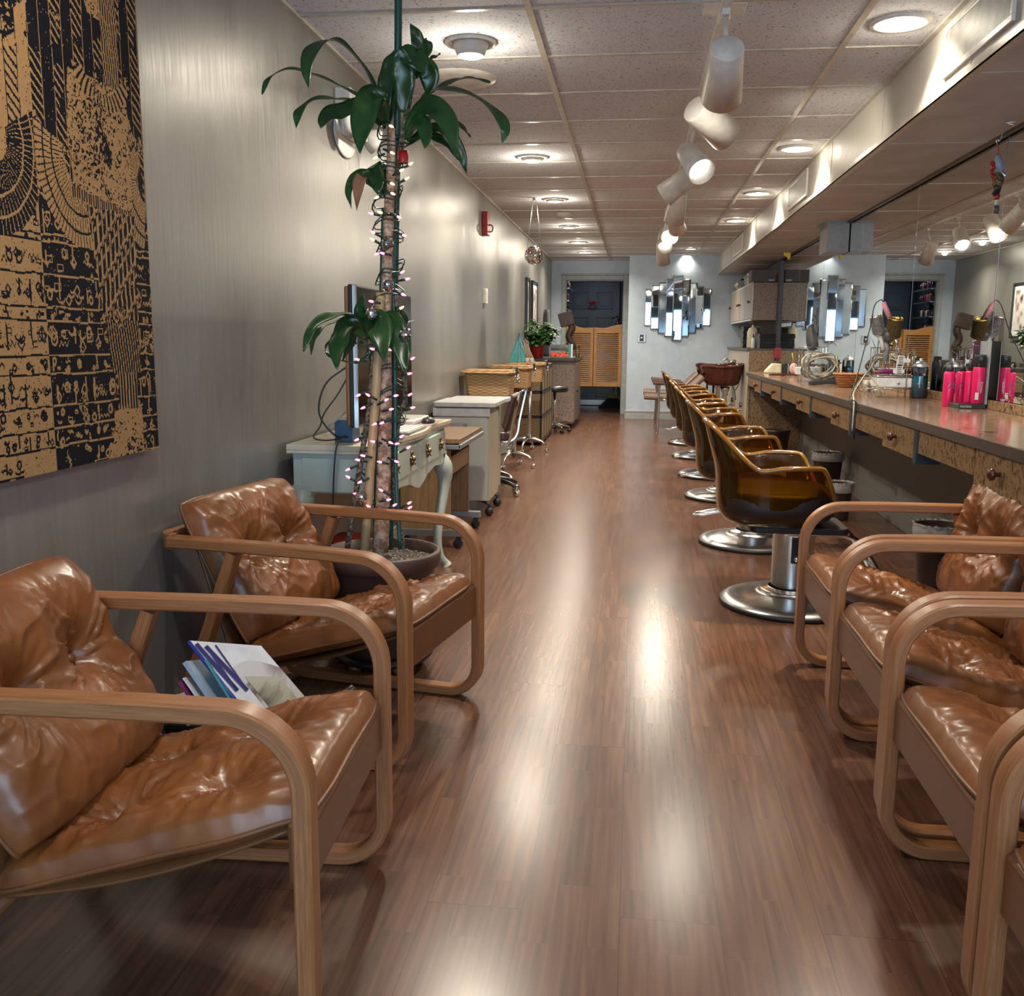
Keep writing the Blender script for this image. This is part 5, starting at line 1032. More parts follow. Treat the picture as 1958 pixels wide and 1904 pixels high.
for p in tips:
    for q in range(9):
        a = rr.uniform(0, 6.28); el = rr.uniform(-.8, .3); d = Vector((math.cos(a) * math.cos(el), math.sin(a) * math.cos(el), math.sin(el))); L = rr.uniform(.055, .10); s = d.cross(Vector((0, 0, 1))).normalized() * L * .32; o = p + d * .012 - Vector((0, 0, rr.uniform(0, .06))); o.x = max(o.x, -.11); L = min(L, (o.x + .14) / max(.05, -d.x)) if d.x < 0 else L
        g._add([o, o + d * L * .45 + s, o + d * L - Vector((0, 0, .012)), o + d * L * .45 - s, o + d * L * .5 + Vector((0, 0, .006))], [(0, 1, 4), (1, 2, 4), (2, 3, 4), (3, 0, 4)], True)
fo = g.build('leaves', M['leafy'], t)
# glass box with red lights, blue-white carton, jar, brown sculpture
c = at(1069, 684, RY0 + .06)
t = thing('glass_box', 'clear patterned glass box filled with red glowing beads', 'glass box', (c.x, RY0 + .08, ZT)); g = G(); g.box(-.125, -.05, 0, .125, .05, .165); g.build('glass', M['glass'], t, bevel=.004)
g = G()
for i in range(80): g.ball((rr.uniform(-.11, .11), rr.uniform(-.04, .04), rr.uniform(.012, .06)), .009, 6)
b_ = g.build('beads', emis('red_beads', (1, .16, .07), .30), t); b_['kind'] = 'stuff'
g = G(); g.box(-.11, -.04, .085, .11, .04, .155); g.build('crystals', M['bristleg'], t)
c = at(1091, 684, RY0 + .03); t = thing('carton', 'upright blue and white carton beside the red glowing box', 'carton', (c.x, RY0 + .05, ZT)); g = G(); g.box(-.030, -.03, 0, .004, .03, .165); g.build('blue_side', M['teal'], t); g = G(); g.box(.004, -.03, 0, .026, .03, .168); g.build('white_side', M['whitep'], t)
c = at(1101, 684, RY0 + .03); t = thing('glass_jar', 'small clear glass jar with gold content at the counter corner', 'jar', (c.x + .02, RY0 + .05, ZT)); g = G(); g.lathe([(0, 0), (.026, 0), (.028, .004), (.028, .14), (.024, .15), (.0, .152)], n=20); g.build('glass', M['glass'], t); g = G(); g.lathe([(0, .005), (.022, .005), (.022, .05), (0, .05)], n=16); g.build('content', M['gold'], t)
t = thing('wood_carving', 'dark brown wooden carving with a tilted block, standing behind the leafy plant', 'sculpture', (-1.0, 13.25, ZT))
g = G(); g.box(-.16, -.10, 0, .16, .10, .05); g.build('base', M['brownw'], t, bevel=.005)
g = G(); g.tube(spline([(.10, 0, .05), (.14, 0, .15), (.09, 0, .27), (.13, 0, .38), (.10, 0, .48)], 6), [.04, .05, .045, .03] + [.05] * 21, 10); g.ball((.10, 0, .14), .06, 12, (.9, .8, 1.2)); g.build('figure', M['brownw'], t)
g = G(); q = Quaternion((0, 1, 0), math.radians(-16)); g.cbox((.05, 0, .50), (.19, .12, .19), q); g.build('tilted_block', M['brownw'], t, bevel=.008)
t = thing('cloth_bundle', 'black cloth bundle at the wall left of the wooden carving', 'cloth', (-1.20, 13.0, ZT)); g = G(); g.surf(lambda i, j: Vector(((.075 + .02 * math.sin(i * 19) * j) * math.cos(2 * PI * i) * (1 - .55 * j), (.10) * math.sin(2 * PI * i) * (1 - .5 * j), .62 * j)), 24, 10, closeu=True); g.build('drape', M['towel'], t, solid=.004)

# ================================================================== BACK OF THE ROOM
# sunburst strip mirror
t = thing('strip_mirror', 'starburst shaped wall mirror of nine upright strips on the pale back wall', 'mirror', (0, YB, 0))
tops = [440, 415, 393, 366, 338, 365, 395, 420, 440]; bots = [716, 742, 772, 797, 826, 795, 770, 740, 717]; xs = [1072, 1119, 1178, 1231, 1285, 1341, 1395, 1448, 1500, 1558]
for i in range(9):
    def P(x, y): c = at(960 + x / 3.916, 440 + y / 3.916, YB); return c.x, c.z
    x0, z1 = P(xs[i], tops[i]); x1, z0 = P(xs[i + 1], bots[i]); off = .012 + (4 - abs(4 - i)) * .005; b = .012; tl = .012 * math.sin(i * 2.1); tv = .008 * math.cos(i * 1.7)
    o = [(x0 - .003, -off, z0), (x1 + .003, -off, z0), (x1 + .003, -off, z1), (x0 - .003, -off, z1)]
    n_ = [(x0 + b, -off - .006 - tl * .5 + tv * .4, z0 + b), (x1 - b, -off - .006 + tl * .5 + tv * .4, z0 + b), (x1 - b, -off - .006 + tl * .5 - tv * .4, z1 - b), (x0 + b, -off - .006 - tl * .5 - tv * .4, z1 - b)]
    bk = [(x, -.001, z) for x, _, z in o]
    g = G(); g._add(o + n_ + bk, [(4, 5, 6, 7), (0, 1, 5, 4), (1, 2, 6, 5), (2, 3, 7, 6), (3, 0, 4, 7), (1, 0, 8, 9), (2, 1, 9, 10), (3, 2, 10, 11), (0, 3, 11, 8)]); g.build('mirror_strip', M['mirror2'], t)
a = at(1220, 638, YB); b = at(1234, 654, YB)
t = thing('light_switch', 'small steel switch plate with dark centre on the pale back wall', 'switch', (0, YB, 0)); g = G(); g.box(a.x, -.008, b.z, b.x, 0, a.z); g.build('plate', M['alu'], t, bevel=.002); g = G(); mx = (a.x + b.x) / 2; g.box(mx - .028, -.010, b.z + .012, mx + .028, -.007, a.z - .012); g.build('insert', M['black'], t); g = G(); g.lathe([(0, 0), (.014, 0), (.014, .008), (0, .008)], (mx, -.010, (a.z + b.z) / 2), (0, -1, 0), n=14); g.build('knob', M['whitep'], t)
# louvred swing doors
for i, (x0, x1, lab) in enumerate(((-1.068, -.648, 'left leaf of the honey coloured louvred swing doors'), (-.640, -.217, 'right leaf of the honey coloured louvred swing doors'))):
    t = thing('swing_door', lab, 'swing door', (0, YD + .04, 0), 0, 'louvred swing doors'); z0, z1 = .425, 1.37; s = .045
    sgn = 1 if i == 0 else -1
    def tp(u): return z1 - .055 * (.5 - .5 * math.cos(min(1, max(0, (u if i == 0 else 1 - u) - .05) / .62) * PI)) + (.03 * max(0, (u if i == 0 else 1 - u) - .72))
    g = G(); g.box(x0, -.014, z0, x0 + s, .014, 1.2345); g.box(x1 - s, -.014, z0, x1, .014, 1.2345); g.box(x0 + s, -.014, z0, x1 - s, .014, z0 + .07)
    K = 16; poly = [(x0, 1.235), (x1, 1.235)] + [(x1 + (x0 - x1) * k / K, tp(1 - k / K)) for k in range(K + 1)]; g.prism(poly, .028, (0, .014, 0), (1, 0, 0), (0, 0, 1)); g.build('frame', M['louvre'], t, bevel=.003)
    g = G()
    for k in range(24): z = z0 + .078 + k * (1.230 - z0 - .078) / 24; g.slab((x0 + s, -.016, z), (x1 - s, -.016, z), (x1 - s, .014, z + .020), (x0 + s, .014, z + .020), .0035)
    g.build('slats', M['louvre'], t)
    g = G(); hx = x0 if i == 0 else x1; g.box(hx - .008, -.012, z0 - .012, hx + .008, .012, z0); g.box(hx - .012, -.02, 1.0, hx + .012, .02, 1.02); g.build('hinge', M['brass'], t)
# broom in the hall
c = on_z(1168, 778, 0); t = thing('broom', 'black broom with yellow handle leaning behind the right swing door', 'broom', (-.36, 16.3, 0))
g = G(); g.surf(lambda i, j: Vector(((-.20 - .06 * (1 - j) + .40 * i + .08 * (1 - j) * i) * (.45 + .55 * (1 - j)), .05 * math.sin(2 * PI * i), .002 + .17 * j)), 20, 6, closeu=False); g.surf(lambda i, j: Vector(((-.20 - .06 * (1 - j) + .40 * i + .08 * (1 - j) * i) * (.45 + .55 * (1 - j)), -.05 * math.sin(PI * i), .002 + .17 * j)), 20, 6); g.build('bristles', M['towel'], t)
g = G(); g.prism([(-.13, .16), (.13, .16), (.03, .26), (-.02, .26)], .03, (0, .015, 0), (1, 0, 0), (0, 0, 1)); g.cyl((0, 0, .24), (.10, .12, 1.25), .012, n=10); label_part(g.build('handle', M['straw'], t), 'yellow handle and cap')
lamp('added_hall_light', 'AREA', (-.7, 15.9, CZ - .02), 2, (.85, .92, 1.0), shape='DISK', size=.16)  # lamp out of view, added to brighten the dark hall
t = thing('recessed_light', 'added unseen round light on the hall ceiling behind the swing doors', 'ceiling light', (-.7, 15.9, CZ), 0, 'recessed ceiling lights'); g = G(); g.lathe([(.09, -.001), (.09, -.010), (.11, -.010), (.115, 0)], n=28); g.build('trim_ring', M['white'], t)  # ring for the added hall lamp, out of view
# shelves of products inside the hall left side
for k, (z, lab) in enumerate(((1.30, 'lowest product shelf inside the dark hall'), (1.52, 'second product shelf inside the dark hall'), (1.74, 'third product shelf inside the dark hall'), (1.93, 'topmost product shelf inside the dark hall'))):
    t = thing('wall_shelf', lab, 'shelf', (XL, 15.6, z), 0, 'product shelves in the hall'); g = G(); g.box(0, -.5, -.02, .26, .4, 0); g.build('board', M['alu'], t, bevel=.002); g = G(); g.box(.05, -.45, -.06, .2, -.43, -.02); g.build('bracket', M['alu'], t)
    for q in range(6):
        y = 15.18 + q * .12; mt = R.choice(['magenta', 'hall', 'hall', 'pinkl', 'whitep', 'hall']); h = R.uniform(.10, .15)
        b_ = thing('product_bottle', {'magenta': 'plum', 'hall': 'near black', 'pinkl': 'pastel pink', 'whitep': 'white'}[mt] + ' product bottle on the ' + lab.split(' product')[0] + ' dark hall shelf', 'bottle', (XL + .20, y, z), 0, 'product bottles on the hall shelves'); g = G(); g.lathe([(0, 0), (.028, 0), (.030, .004), (.030, h * .75), (.012, h * .85), (0, h * .85)], n=12); g.build('body', M[mt], b_); g = G(); g.lathe([(0, h * .85), (.012, h * .85), (.012, h), (0, h)], n=10); g.build('cap', M['black'], b_)
t = thing('pump_bottle', 'dark bottle with silver pump visible above the right swing door', 'bottle', (-.30, 16.1, 1.22)); g = G(); g.lathe([(0, 0), (.05, 0), (.055, .01), (.055, .18), (.02, .22), (0, .22)], n=16); g.build('body', M['hall'], t); g = G(); g.cyl((0, 0, .22), (0, 0, .30), .012, n=8); g.tube([(0, 0, .30), (-.06, 0, .29), (-.09, 0, .26)], .012, 8); g.build('pump', M['black'], t)
t = thing('hall_ledge', 'narrow dark ledge on the right side of the hall', 'shelf', (-.122, 16.1, 1.2)); g = G(); g.box(-.28, -.2, 0, 0, .3, .018); g.build('board', M['dark'], t); g = G(); g.box(-.2, 0, -.12, 0, .02, 0); g.build('bracket', M['dark'], t)

# ================================================================== STATION COUNTER
CE, CT, CY0_, CY1_ = 1.105, .83, 2.3, 9.85
t = thing('station_counter', 'long wall hung burl counter with knobbed drawers below the mirrors', 'counter', (0, 0, 0))
g = G(); g.box(CE + .003, CY0_, CT - .034, XM, CY1_, CT); o = g.build('worktop', M['counter'], t, bevel=.003)
g = G(); g.box(CE - .004, CY0_ - .001, CT - .036, CE + .004, CY1_ + .003, CT - .001); g.box(CE, CY1_, CT - .036, XM, CY1_ + .004, CT - .001); g.build('front_edge', M['edge'], t)
g = G(); g.box(XM - .016, CY0_, CT, XM, CY1_, CT + .042); g.build('backsplash', M['burl'], t, bevel=.002)
g = G(); g.box(CE + .022, CY0_, .705, CE + .040, CY1_, CT - .036); g.box(CE + .04, CY0_, .70, XR - .002, CY1_, .715); g.build('fascia', M['burl'], t)
divs = [2.78] + [on_x(px, 800, CE).y for px in (1748, 1622, 1545, 1488.5, 1450)] + [CY1_]
for i in range(len(divs) - 1):
    a, b = divs[i], divs[i + 1]
    g = G(); g.box(CE + .004, a - .045, .655, CE + .10, a - .002, CT - .036); g.build('bracket_strip', M['strip'], t)
    g = G(); w = (b - a) * .42; g.box(CE + .008, a + .004, .672, CE + .024, a + w, CT - .040); g.box(CE + .024, a + .02, .69, CE + .38, a + w - .02, CT - .06); d_ = g.build('drawer', M['burl'], t, bevel=.0015)
    g = G(); g.lathe([(.008, 0), (.007, .012), (.018, .020), (.020, .028), (.012, .036), (0, .038)], (CE + .008, a + w * .55, .735), (-1, 0, 0), n=18); g.build('knob', M['knob'], d_)
    g = G(); g.box(CE + .010, a + w + .01, .700, CE + .022, b - .05, CT - .038); g.build('front_panel', M['burl'], t)
g = G(); g.box(CE + .03, CY1_ - .035, 0, XR - .001, CY1_ - .01, .70); g.box(CE + .012, CY1_ - .05, 0, CE + .03, CY1_ - .005, .72); g.build('end_support', M['burl'], t)
for y in (3.4, 4.6, 5.8, 7.0, 8.2):
    g = G(); g.box(XR - .006, y, .60, XR - .001, y + .022, .70); g.box(XR - .3, y, .694, XR - .001, y + .022, .70); label_part(g.build('wall_bracket', M['putty'], t), 'pale metal bracket')

# cabinets by the basins
t = thing('low_cabinet', 'half height burl cabinet beside the basins holding towels and lotion', 'cabinet', (0, 0, 0))
g = G(); g.box(1.315, 11.55, 0, XR - .002, YB - .022, 1.025); g.build('body', M['burl'], t)
g = G(); g.box(1.308, 11.56, .05, 1.316, YB - .03, 1.01); label_part(g.build('side_face', M['beige'], t), 'beige woodgrain side')
g = G(); g.box(1.285, 11.55, 1.025, XR - .002, YB - .022, 1.05); g.build('top', M['edge'], t, bevel=.003)
t = thing('wall_cabinet', 'burl wall cabinet with two pale doors hanging above the folded black towels', 'cabinet', (0, 0, 0))
g = G(); g.box(1.325, 11.56, 1.375, XR - .002, YB - .03, 1.80); g.build('body', M['burl'], t)
g = G(); g.box(1.318, 11.55, 1.368, 1.330, YB - .03, 1.388); g.box(1.318, 11.55, 1.788, 1.330, YB - .03, 1.806); 
for yy in (11.55, 12.80, 14.00): g.box(1.318, yy, 1.375, 1.330, yy + .02, 1.80)
g.build('face_frame', M['whitep'], t)
for i, (a, b) in enumerate(((11.58, 12.19), (12.20, 12.79), (12.83, 13.41), (13.42, 13.99))):
    g = G(); g.box(1.312, a, 1.392, 1.324, b, 1.785); d_ = g.build('door', M['beige'], t, bevel=.002)
    g = G(); g.lathe([(.008, 0), (.007, .014), (.017, .022), (.018, .030), (0, .036)], (1.312, (a + .09) if i % 2 == 0 else (b - .08), 1.585), (-1, 0, 0), n=16); g.build('knob', M['knob'], d_)
# things on the wall cabinet
t = thing('file_box', 'flat dark grey file box on top of the wall cabinet', 'box', (1.47, 11.72, 1.807)); g = G(); g.box(-.165, -.14, 0, .11, .16, .14); g.build('body', M['grey'], t, bevel=.004); g = G(); g.box(.03, -.143, .012, .09, -.140, .03); g.build('label_tag', M['lblue'], t); g = G(); 
for x in (-.13, .03): g.ball((x, -.142, .055), .007, 8)
g.build('eyelet', M['black'], t)
rr = random.Random(9)
for i in range(5):
    t = thing('box_stack', ['lowest', 'second lowest', 'middle', 'second highest', 'topmost'][i] + ' thin white carton in the pile behind the grey file box', 'carton', (1.40 + rr.uniform(-.01, .01), 12.14, 1.807 + i * .027), 0, 'white cartons on the wall cabinet'); t.name = 'carton' if i == 0 else 'carton.%03d' % i
    g = G(); g.box(-.07, -.12, 0, .12, .12, .0262); g.build('body', M['whitep'], t, bevel=.002)
t = thing('plastic_tub', 'pale translucent lidded tub on the wall cabinet', 'tub', (1.42, 12.62, 1.807)); g = G(); g.lathe([(0, 0), (.07, 0), (.075, .005), (.09, .10), (0, .10)], n=24); g.build('tub', M['cork'], t); g = G(); g.lathe([(0, .10), (.098, .10), (.10, .108), (.09, .135), (0, .137)], n=24); g.build('lid', M['slate'], t)
t = thing('towel_bundle', 'white towels held by a navy band lying over the edge of the wall cabinet', 'towels', (1.385, 13.2, 1.807))
g = G(); g.surf(lambda i, j: Vector((.085 * math.cos(2 * PI * i) * (1 + .08 * math.sin(i * 40)), -.26 + .5 * j, .065 + .065 * math.sin(2 * PI * i) * (1 + .06 * math.sin(j * 30 + i * 20)))), 24, 16, closeu=True); g.build('towel', M['cork'], t, solid=.006)
g = G(); g.surf(lambda i, j: Vector((.092 * math.cos(2 * PI * i), -.22 + .14 * j, .067 + .070 * math.sin(2 * PI * i))), 24, 4, closeu=True); label_part(g.build('band', M['navy'], t), 'navy cloth band')
# towels and bottles on the low cabinet
def towels(x, y, n, w, d, grp, nm):
    z = 1.051
    for i in range(n):
        h = .0155; t = thing('folded_towel', ('bottom ' if i == 0 else 'topmost ' if i == n - 1 else 'middle ') + nm[0], 'towel', (x + rr.uniform(-.004, .004), y + rr.uniform(-.006, .006), z), rr.uniform(-.02, .02), grp)
        g = G(); g.box(-w / 2, -d / 2, 0, w / 2, d / 2, h - .001); g.build('fold', M['towel'], t, bevel=.006, seg=3); z += h
towels(1.53, 11.70, 11, .20, .26, 'black towels stacked by the mirror post', ('folded black towel of the stack by the mirror post',))
towels(1.41, 12.75, 17, .12, .30, 'black towels stacked farther back', ('folded black towel of the taller stack under the wall cabinet',))
t = thing('lotion_bottle', 'big cream pump bottle between the two black towel stacks', 'bottle', (1.40, 12.02, 1.051)); g = G(); g.lathe([(0, 0), (.062, 0), (.068, .008), (.068, .19), (.05, .235), (.018, .25), (.018, .27), (0, .27)], n=28, sy=.8); g.build('bottle', M['cream'], t); g = G(); g.cyl((0, 0, .27), (0, 0, .30), .008, n=8); g.tube([(0, 0, .305), (-.05, 0, .302)], .008, 8); g.build('pump', M['cream'], t)
t = thing('dropper_bottle', 'small pale bottle with black nozzle before the big cream bottle', 'bottle', (1.39, 11.86, 1.051)); g = G(); g.lathe([(0, 0), (.022, 0), (.024, .004), (.024, .10), (.012, .125), (0, .125)], n=18); g.build('bottle', M['whitep'], t); g = G(); g.lathe([(.012, .125), (.010, .14), (.003, .17), (0, .17)], n=12); g.build('nozzle', M['black'], t)
t = thing('black_pump_bottle', 'dark pump bottle behind the near towel stack', 'bottle', (1.46, 12.0, 1.051)); g = G(); g.lathe([(0, 0), (.045, 0), (.05, .006), (.05, .17), (.02, .20), (0, .20)], n=20); g.build('bottle', M['greyd'], t); g = G(); g.cyl((0, 0, .20), (0, 0, .25), .008, n=8); g.box(-.05, -.012, .245, .015, .012, .262); g.build('pump', M['black'], t)
c = at(1505, 489, 9.45); t = thing('yellow_charm', 'small yellow ornament hanging on a wire from the soffit', 'ornament', c)
g = G(); g.prism([(-.03, .03), (.03, .03), (.035, .0), (.025, -.035), (.008, -.035), (.004, -.01), (-.01, -.01), (-.03, .01)], .02, (0, .01, 0), (1, 0, 0), (0, 0, 1)); g.build('shape', M['yellow'], t, bevel=.005); g = G(); g.tube([(0, 0, .03), (.004, 0, .08), (0, 0, SZ - .006 - c.z)], .0012, 5); g.build('hanger', M['brass'], t)

# basins
for i, (y, lab) in enumerate(((12.05, 'near brown shampoo basin with chrome drain beside the low cabinet'), (13.10, 'far brown shampoo basin next to the pale back wall'))):
    t = thing('shampoo_basin', lab, 'basin', (1.06, y, 0), 0, 'brown shampoo basins')
    def bz(r, a, z):
        e = 1 if math.cos(a) > 0 else 1.0
        x = r * .255 * math.cos(a); yy = r * .235 * math.sin(a); neck = math.exp(-((math.cos(a) + 1) / .18)) ; return Vector((x, yy, z - neck * .045 * (r > .8) * (z > .75)))
    def outer(i_, j_):
        a = 2 * PI * i_; pr = [(.30, .585), (.72, .60), (.84, .64), (.93, .74), (.97, .81), (1.05, .835), (1.04, .85), (.96, .85), (.86, .80), (.7, .70), (.3, .66), (.0, .655)]
        k = j_ * (len(pr) - 1); q = min(int(k), len(pr) - 2); f = k - q; r = pr[q][0] * (1 - f) + pr[q + 1][0] * f; z = pr[q][1] * (1 - f) + pr[q + 1][1] * f
        z += .022 * math.cos(2 * a) * max(0, (z - .75) / .1); return bz(r, a, z)
    g = G(); g.surf(outer, 40, 33, closeu=True); g.build('bowl', M['brownv'], t)
    g = G(); g.tube(spline([(.17, .0, .84), (.17, 0, .88), (.13, 0, .90), (.09, 0, .87)], 5), .010, 8)
    for s in (-.05, .05): g.cyl((.17, s, .835), (.17, s, .87), .007, n=8); g.ball((.17, s, .875), .014, 8)
    g.build('tap', M['chrome'], t)
    g = G(); g.lathe([(0, .58), (.06, .58), (.055, .54), (.03, .50), (.03, .30)], (.04, 0, 0), n=18); g.tube(spline([(.04, 0, .34), (.04, 0, .20), (.10, 0, .17), (.14, 0, .24), (.18, 0, .30), (.26, 0, .30)], 6), .019, 10); g.build('drain', M['chrome'], t)
    g = G(); g.tube(spline([(.13, -.06, .74), (.10, -.07, .68), (.11, -.07, .60), (.15, -.06, .54), (.17, -.05, .42)], 6), .006, 6); g.tube(spline([(.17, -.06, .74), (.20, -.07, .68), (.19, -.07, .60), (.16, -.06, .54)], 6), .006, 6); g.tube([(.22, 0, .36), (.26, 0, .36)], .03, 10); g.build('hose', M['brass'], t)
    g = G(); g.cyl((-.10, 0, .0), (-.10, 0, .60), .014, n=12); g.box(-.14, -.04, 0, -.06, .04, .008); g.build('stand', M['chrome'], t)
for i, (y, lab) in enumerate(((12.0, 'near chrome shampoo chair with striped brown cushions'), (13.05, 'far chrome shampoo chair with striped brown cushions'))):
    t = thing('shampoo_chair', lab, 'chair', (.52, y, 0), 0, 'shampoo chairs at the basins')
    def ribbed(x0, z0, x1, z1, w, n, th, mats=('taupe', 'brown')):
        g = G()
        for k in range(n):
            f = (k + .5) / n; yy = -w / 2 + w * f; g.mi = 0 if k % 2 == 0 else 1
            r = w / n * .56; g.tube([(x0, yy, z0), ((x0 + x1) / 2, yy, (z0 + z1) / 2 - .0), (x1, yy, z1)], 1, sec=[(th * math.cos(q * PI / 5), r * math.sin(q * PI / 5)) for q in range(10)], up=(-(z1 - z0), 0, x1 - x0) if 0 else None)
        return g
    g = ribbed(-.40, .455, .10, .435, .46, 6, .032); g.build('seat', [M['taupe'], M['brown']], t)
    g = ribbed(.06, .46, .30, .70, .46, 6, .034); g.build('backrest', [M['taupe'], M['brown']], t)
    for s in (-1, 1):
        g = ribbed(-.30, .625, .08, .61, .075, 2, .018); 
        o = g.build('armrest', [M['brown'], M['taupe']], t); o.location = (0, s * .27, 0)
        g = G(); g.tube(spline([(-.235, s * .27, 0.006), (-.225, s * .27, .30), (-.22, s * .27, .60), (-.14, s * .27, .612), (.05, s * .27, .60), (.16, s * .27, .50)], 6), .014, 10); g.tube([(.20, s * .25, .006), (.10, s * .25, .42)], .013, 10); g.tube([(-.225, s * .27, .42), (.10, s * .25, .42)], .012, 8); g.build('side_frame', M['chrome'], t)
    g = G(); g.tube([(-.225, -.27, .41), (-.225, .27, .41)], .012, 8); g.tube([(.10, -.25, .41), (.10, .25, .41)], .012, 8); g.build('crossbar', M['chrome'], t)

# ================================================================== AMBER BARBER CHAIRS
def barber(label, loc, lever_a=PI, rz=0):
    t = thing('styling_chair', label, 'salon chair', loc, rz, 'amber acrylic styling chairs along the counter')
    g = G(); g.lathe([(0, 0), (.300, 0), (.306, .006), (.306, .016), (.300, .022), (0, .022)], n=64); g.build('rubber_ring', M['rubber'], t)
    g = G(); g.lathe([(.298, .022), (.290, .030), (.26, .040), (.16, .058), (.135, .060), (.135, .070), (.128, .074), (.105, .078), (.098, .082)], n=64); g.build('base', M['brushed'], t)
    g = G(); g.lathe([(.086, .075), (.088, .082), (.088, .315), (.092, .318), (.092, .328), (.084, .332), (0, .332)], n=40); g.build('pillar', M['brushed'], t)
    a = lever_a; d = Vector((math.cos(a), math.sin(a), 0)); q = Vector((-d.y, d.x, 0))
    g = G(); g.tube(spline([d * .08 + q * .035 + Vector((0, 0, .20)), d * .18 + q * .038 + Vector((0, 0, .185)), d * .31 + q * .036 + Vector((0, 0, .160)), d * .335 + Vector((0, 0, .156)), d * .31 - q * .036 + Vector((0, 0, .160)), d * .18 - q * .038 + Vector((0, 0, .185)), d * .08 - q * .035 + Vector((0, 0, .20))], 8), .0085, 10); lv = g.build('pump_lever', M['chrome'], t)
    g = G(); o = Vector((-math.sin(.35) * 0, -.088, .27)); g.box(-.022, -.091, .20, .022, -.082, .31); g.build('lever_slot', M['black'], t, bevel=.01, seg=3)
    g = G(); g.cyl((0, -.085, .222), (0, -.102, .222), .012, n=12); g.tube([(0, -.097, .222), (.05, -.11, .215), (.12, -.12, .18)], .006, 8); g.build('lever_bolt', M['chrome'], t)
    g = G(); g.prism(rrect(-.20, -.14, .20, .14, .03), .028, (0, 0, .338)); g.build('seat_plate', M['seat'], t, bevel=.004)
    g = G()
    for s in (-1, 1): g.tube(spline([(-.06, s * .11, .336), (.10, s * .11, .335), (.20, s * .11, .33), (.27, s * .11, .28), (.37, s * .11, .12), (.40, s * .11, .10)], 8), .0115, 10)
    g.tube([(.40, -.13, .10), (.40, .13, .10)], .012, 10); g.tube([(.33, -.11, .19), (.33, .11, .19)], .009, 8); g.build('footrest', M['chrome'], t)
    g = G(); g.prism(rrect(.345, -.105, .475, .105, .03), .010, (0, 0, .105)); g.build('foot_plate', M['brushed'], t, bevel=.003)
    # tub shell
    cx, z0 = -.10, .372
    def sm(x): x = max(0, min(1, x)); return x * x * (3 - 2 * x)
    def rimh(a):
        c_ = math.cos(a); return .632 + .165 * sm((-c_ - .30) / .70) - .015 * math.exp(-((c_ + .30) / .25) ** 2) - .185 * sm((c_ - .52) / .36)
    def shell(i, j):
        a = 2 * PI * i; ca, sa = math.cos(a), math.sin(a); n_ = 2.7
        k = (abs(ca) ** n_ + abs(sa) ** n_) ** (-1 / n_)
        H = rimh(a); J = j ** 1.0
        if j < .3: f = j / .3; r = .72 * f; z = z0 + .006 * f * f
        else:
            s = (j - .3) / .7; bend = min(1, s / .35)
            r = .72 + .16 * math.sin(bend * PI / 2) + .12 * s * s; zz = (1 - math.cos(bend * PI / 2)) * .07
            z = z0 + .006 + (zz if s < .35 else .07 + (H - z0 - .076) * (s - .35) / .65)
            if s < .35: z = z0 + .006 + zz
        ax, ay = .262, .292
        x = cx + ax * r * k * ca; y = ay * r * k * sa
        if ca < 0: x -= .035 * sm((z - .55) / .25) * (-ca); y *= 1 - .26 * sm((z - .60) / .20)
        return Vector((x, y, z))
    g = G(); g.surf(shell, 72, 34, closeu=True); o = g.build('shell', M['amber'], t, solid=.007, weld=True)
    g = G(); g.tube([shell(i / 96, 1) for i in range(96)], .0105, 10, closed=True); label_part(g.build('rolled_rim', M['amberr'], t), 'glossy rolled amber rim')
    def cush(i, j):
        a = 2 * PI * i; n_ = 3.2; ca, sa = math.cos(a), math.sin(a); k = (abs(ca) ** n_ + abs(sa) ** n_) ** (-1 / n_)
        pr = [(0, .386), (.80, .386), (.93, .405), (1, .43), (1, .49), (.97, .512), (.85, .523), (0, .527)]
        kk = j * (len(pr) - 1); q_ = min(int(kk), len(pr) - 2); f = kk - q_; r = pr[q_][0] * (1 - f) + pr[q_ + 1][0] * f; z = pr[q_][1] * (1 - f) + pr[q_ + 1][1] * f
        return Vector((cx + .01 + .236 * r * k * ca, .262 * r * k * sa, z))
    g = G(); g.surf(cush, 40, 14, closeu=True); g.build('seat_cushion', M['seat'], t)
    return t
b0 = barber('nearest amber acrylic styling chair, right behind the right hand armchairs', (.70, 4.17, 0), math.radians(-40), 0)
b1 = barber('second amber styling chair from the camera', (.69, 5.45, 0), PI)
for Y, lab in ((7.06, 'third amber styling chair from the camera'), (8.20, 'fourth amber styling chair from the camera'), (9.55, 'fifth amber styling chair from the camera'), (10.80, 'farthest amber styling chair, next to the shampoo chairs')):
    dup(b1, lab, (.69, Y, 0), R.uniform(-.06, .06))

# waste bins
def wbin(lab, x, y, r, h, liner=True, mt='bin', grp='waste bins under the counter'):
    t = thing('waste_bin', lab, 'bin', (x, y, 0), 0, grp); g = G(); g.lathe([(0, 0), (r * .74, 0), (r * .76, .01), (r * .97, h - .02), (r, h - .018), (r, h), (r * .95, h), (r * .72, .02), (0, .02)], n=32); g.build('bucket', M[mt], t)
    if liner:
        g = G(); g.surf(lambda i, j: Vector(((r * (1.03 + .05 * math.sin(i * 60 + j * 4) * j + .04 * math.sin(j * 9)) if j < .5 else r * (1.06 - (j - .5) * .35 + .04 * math.sin(i * 75))) * math.cos(2 * PI * i), (r * (1.03 + .05 * math.sin(i * 60 + j * 4) * j + .04 * math.sin(j * 9)) if j < .5 else r * (1.06 - (j - .5) * .35 + .04 * math.sin(i * 75))) * math.sin(2 * PI * i), h - .055 + .13 * j if j < .5 else h + .01 - .12 * (j - .5))), 60, 12, closeu=True); label_part(g.build('liner', M['bag'], t), 'clear crumpled plastic liner')
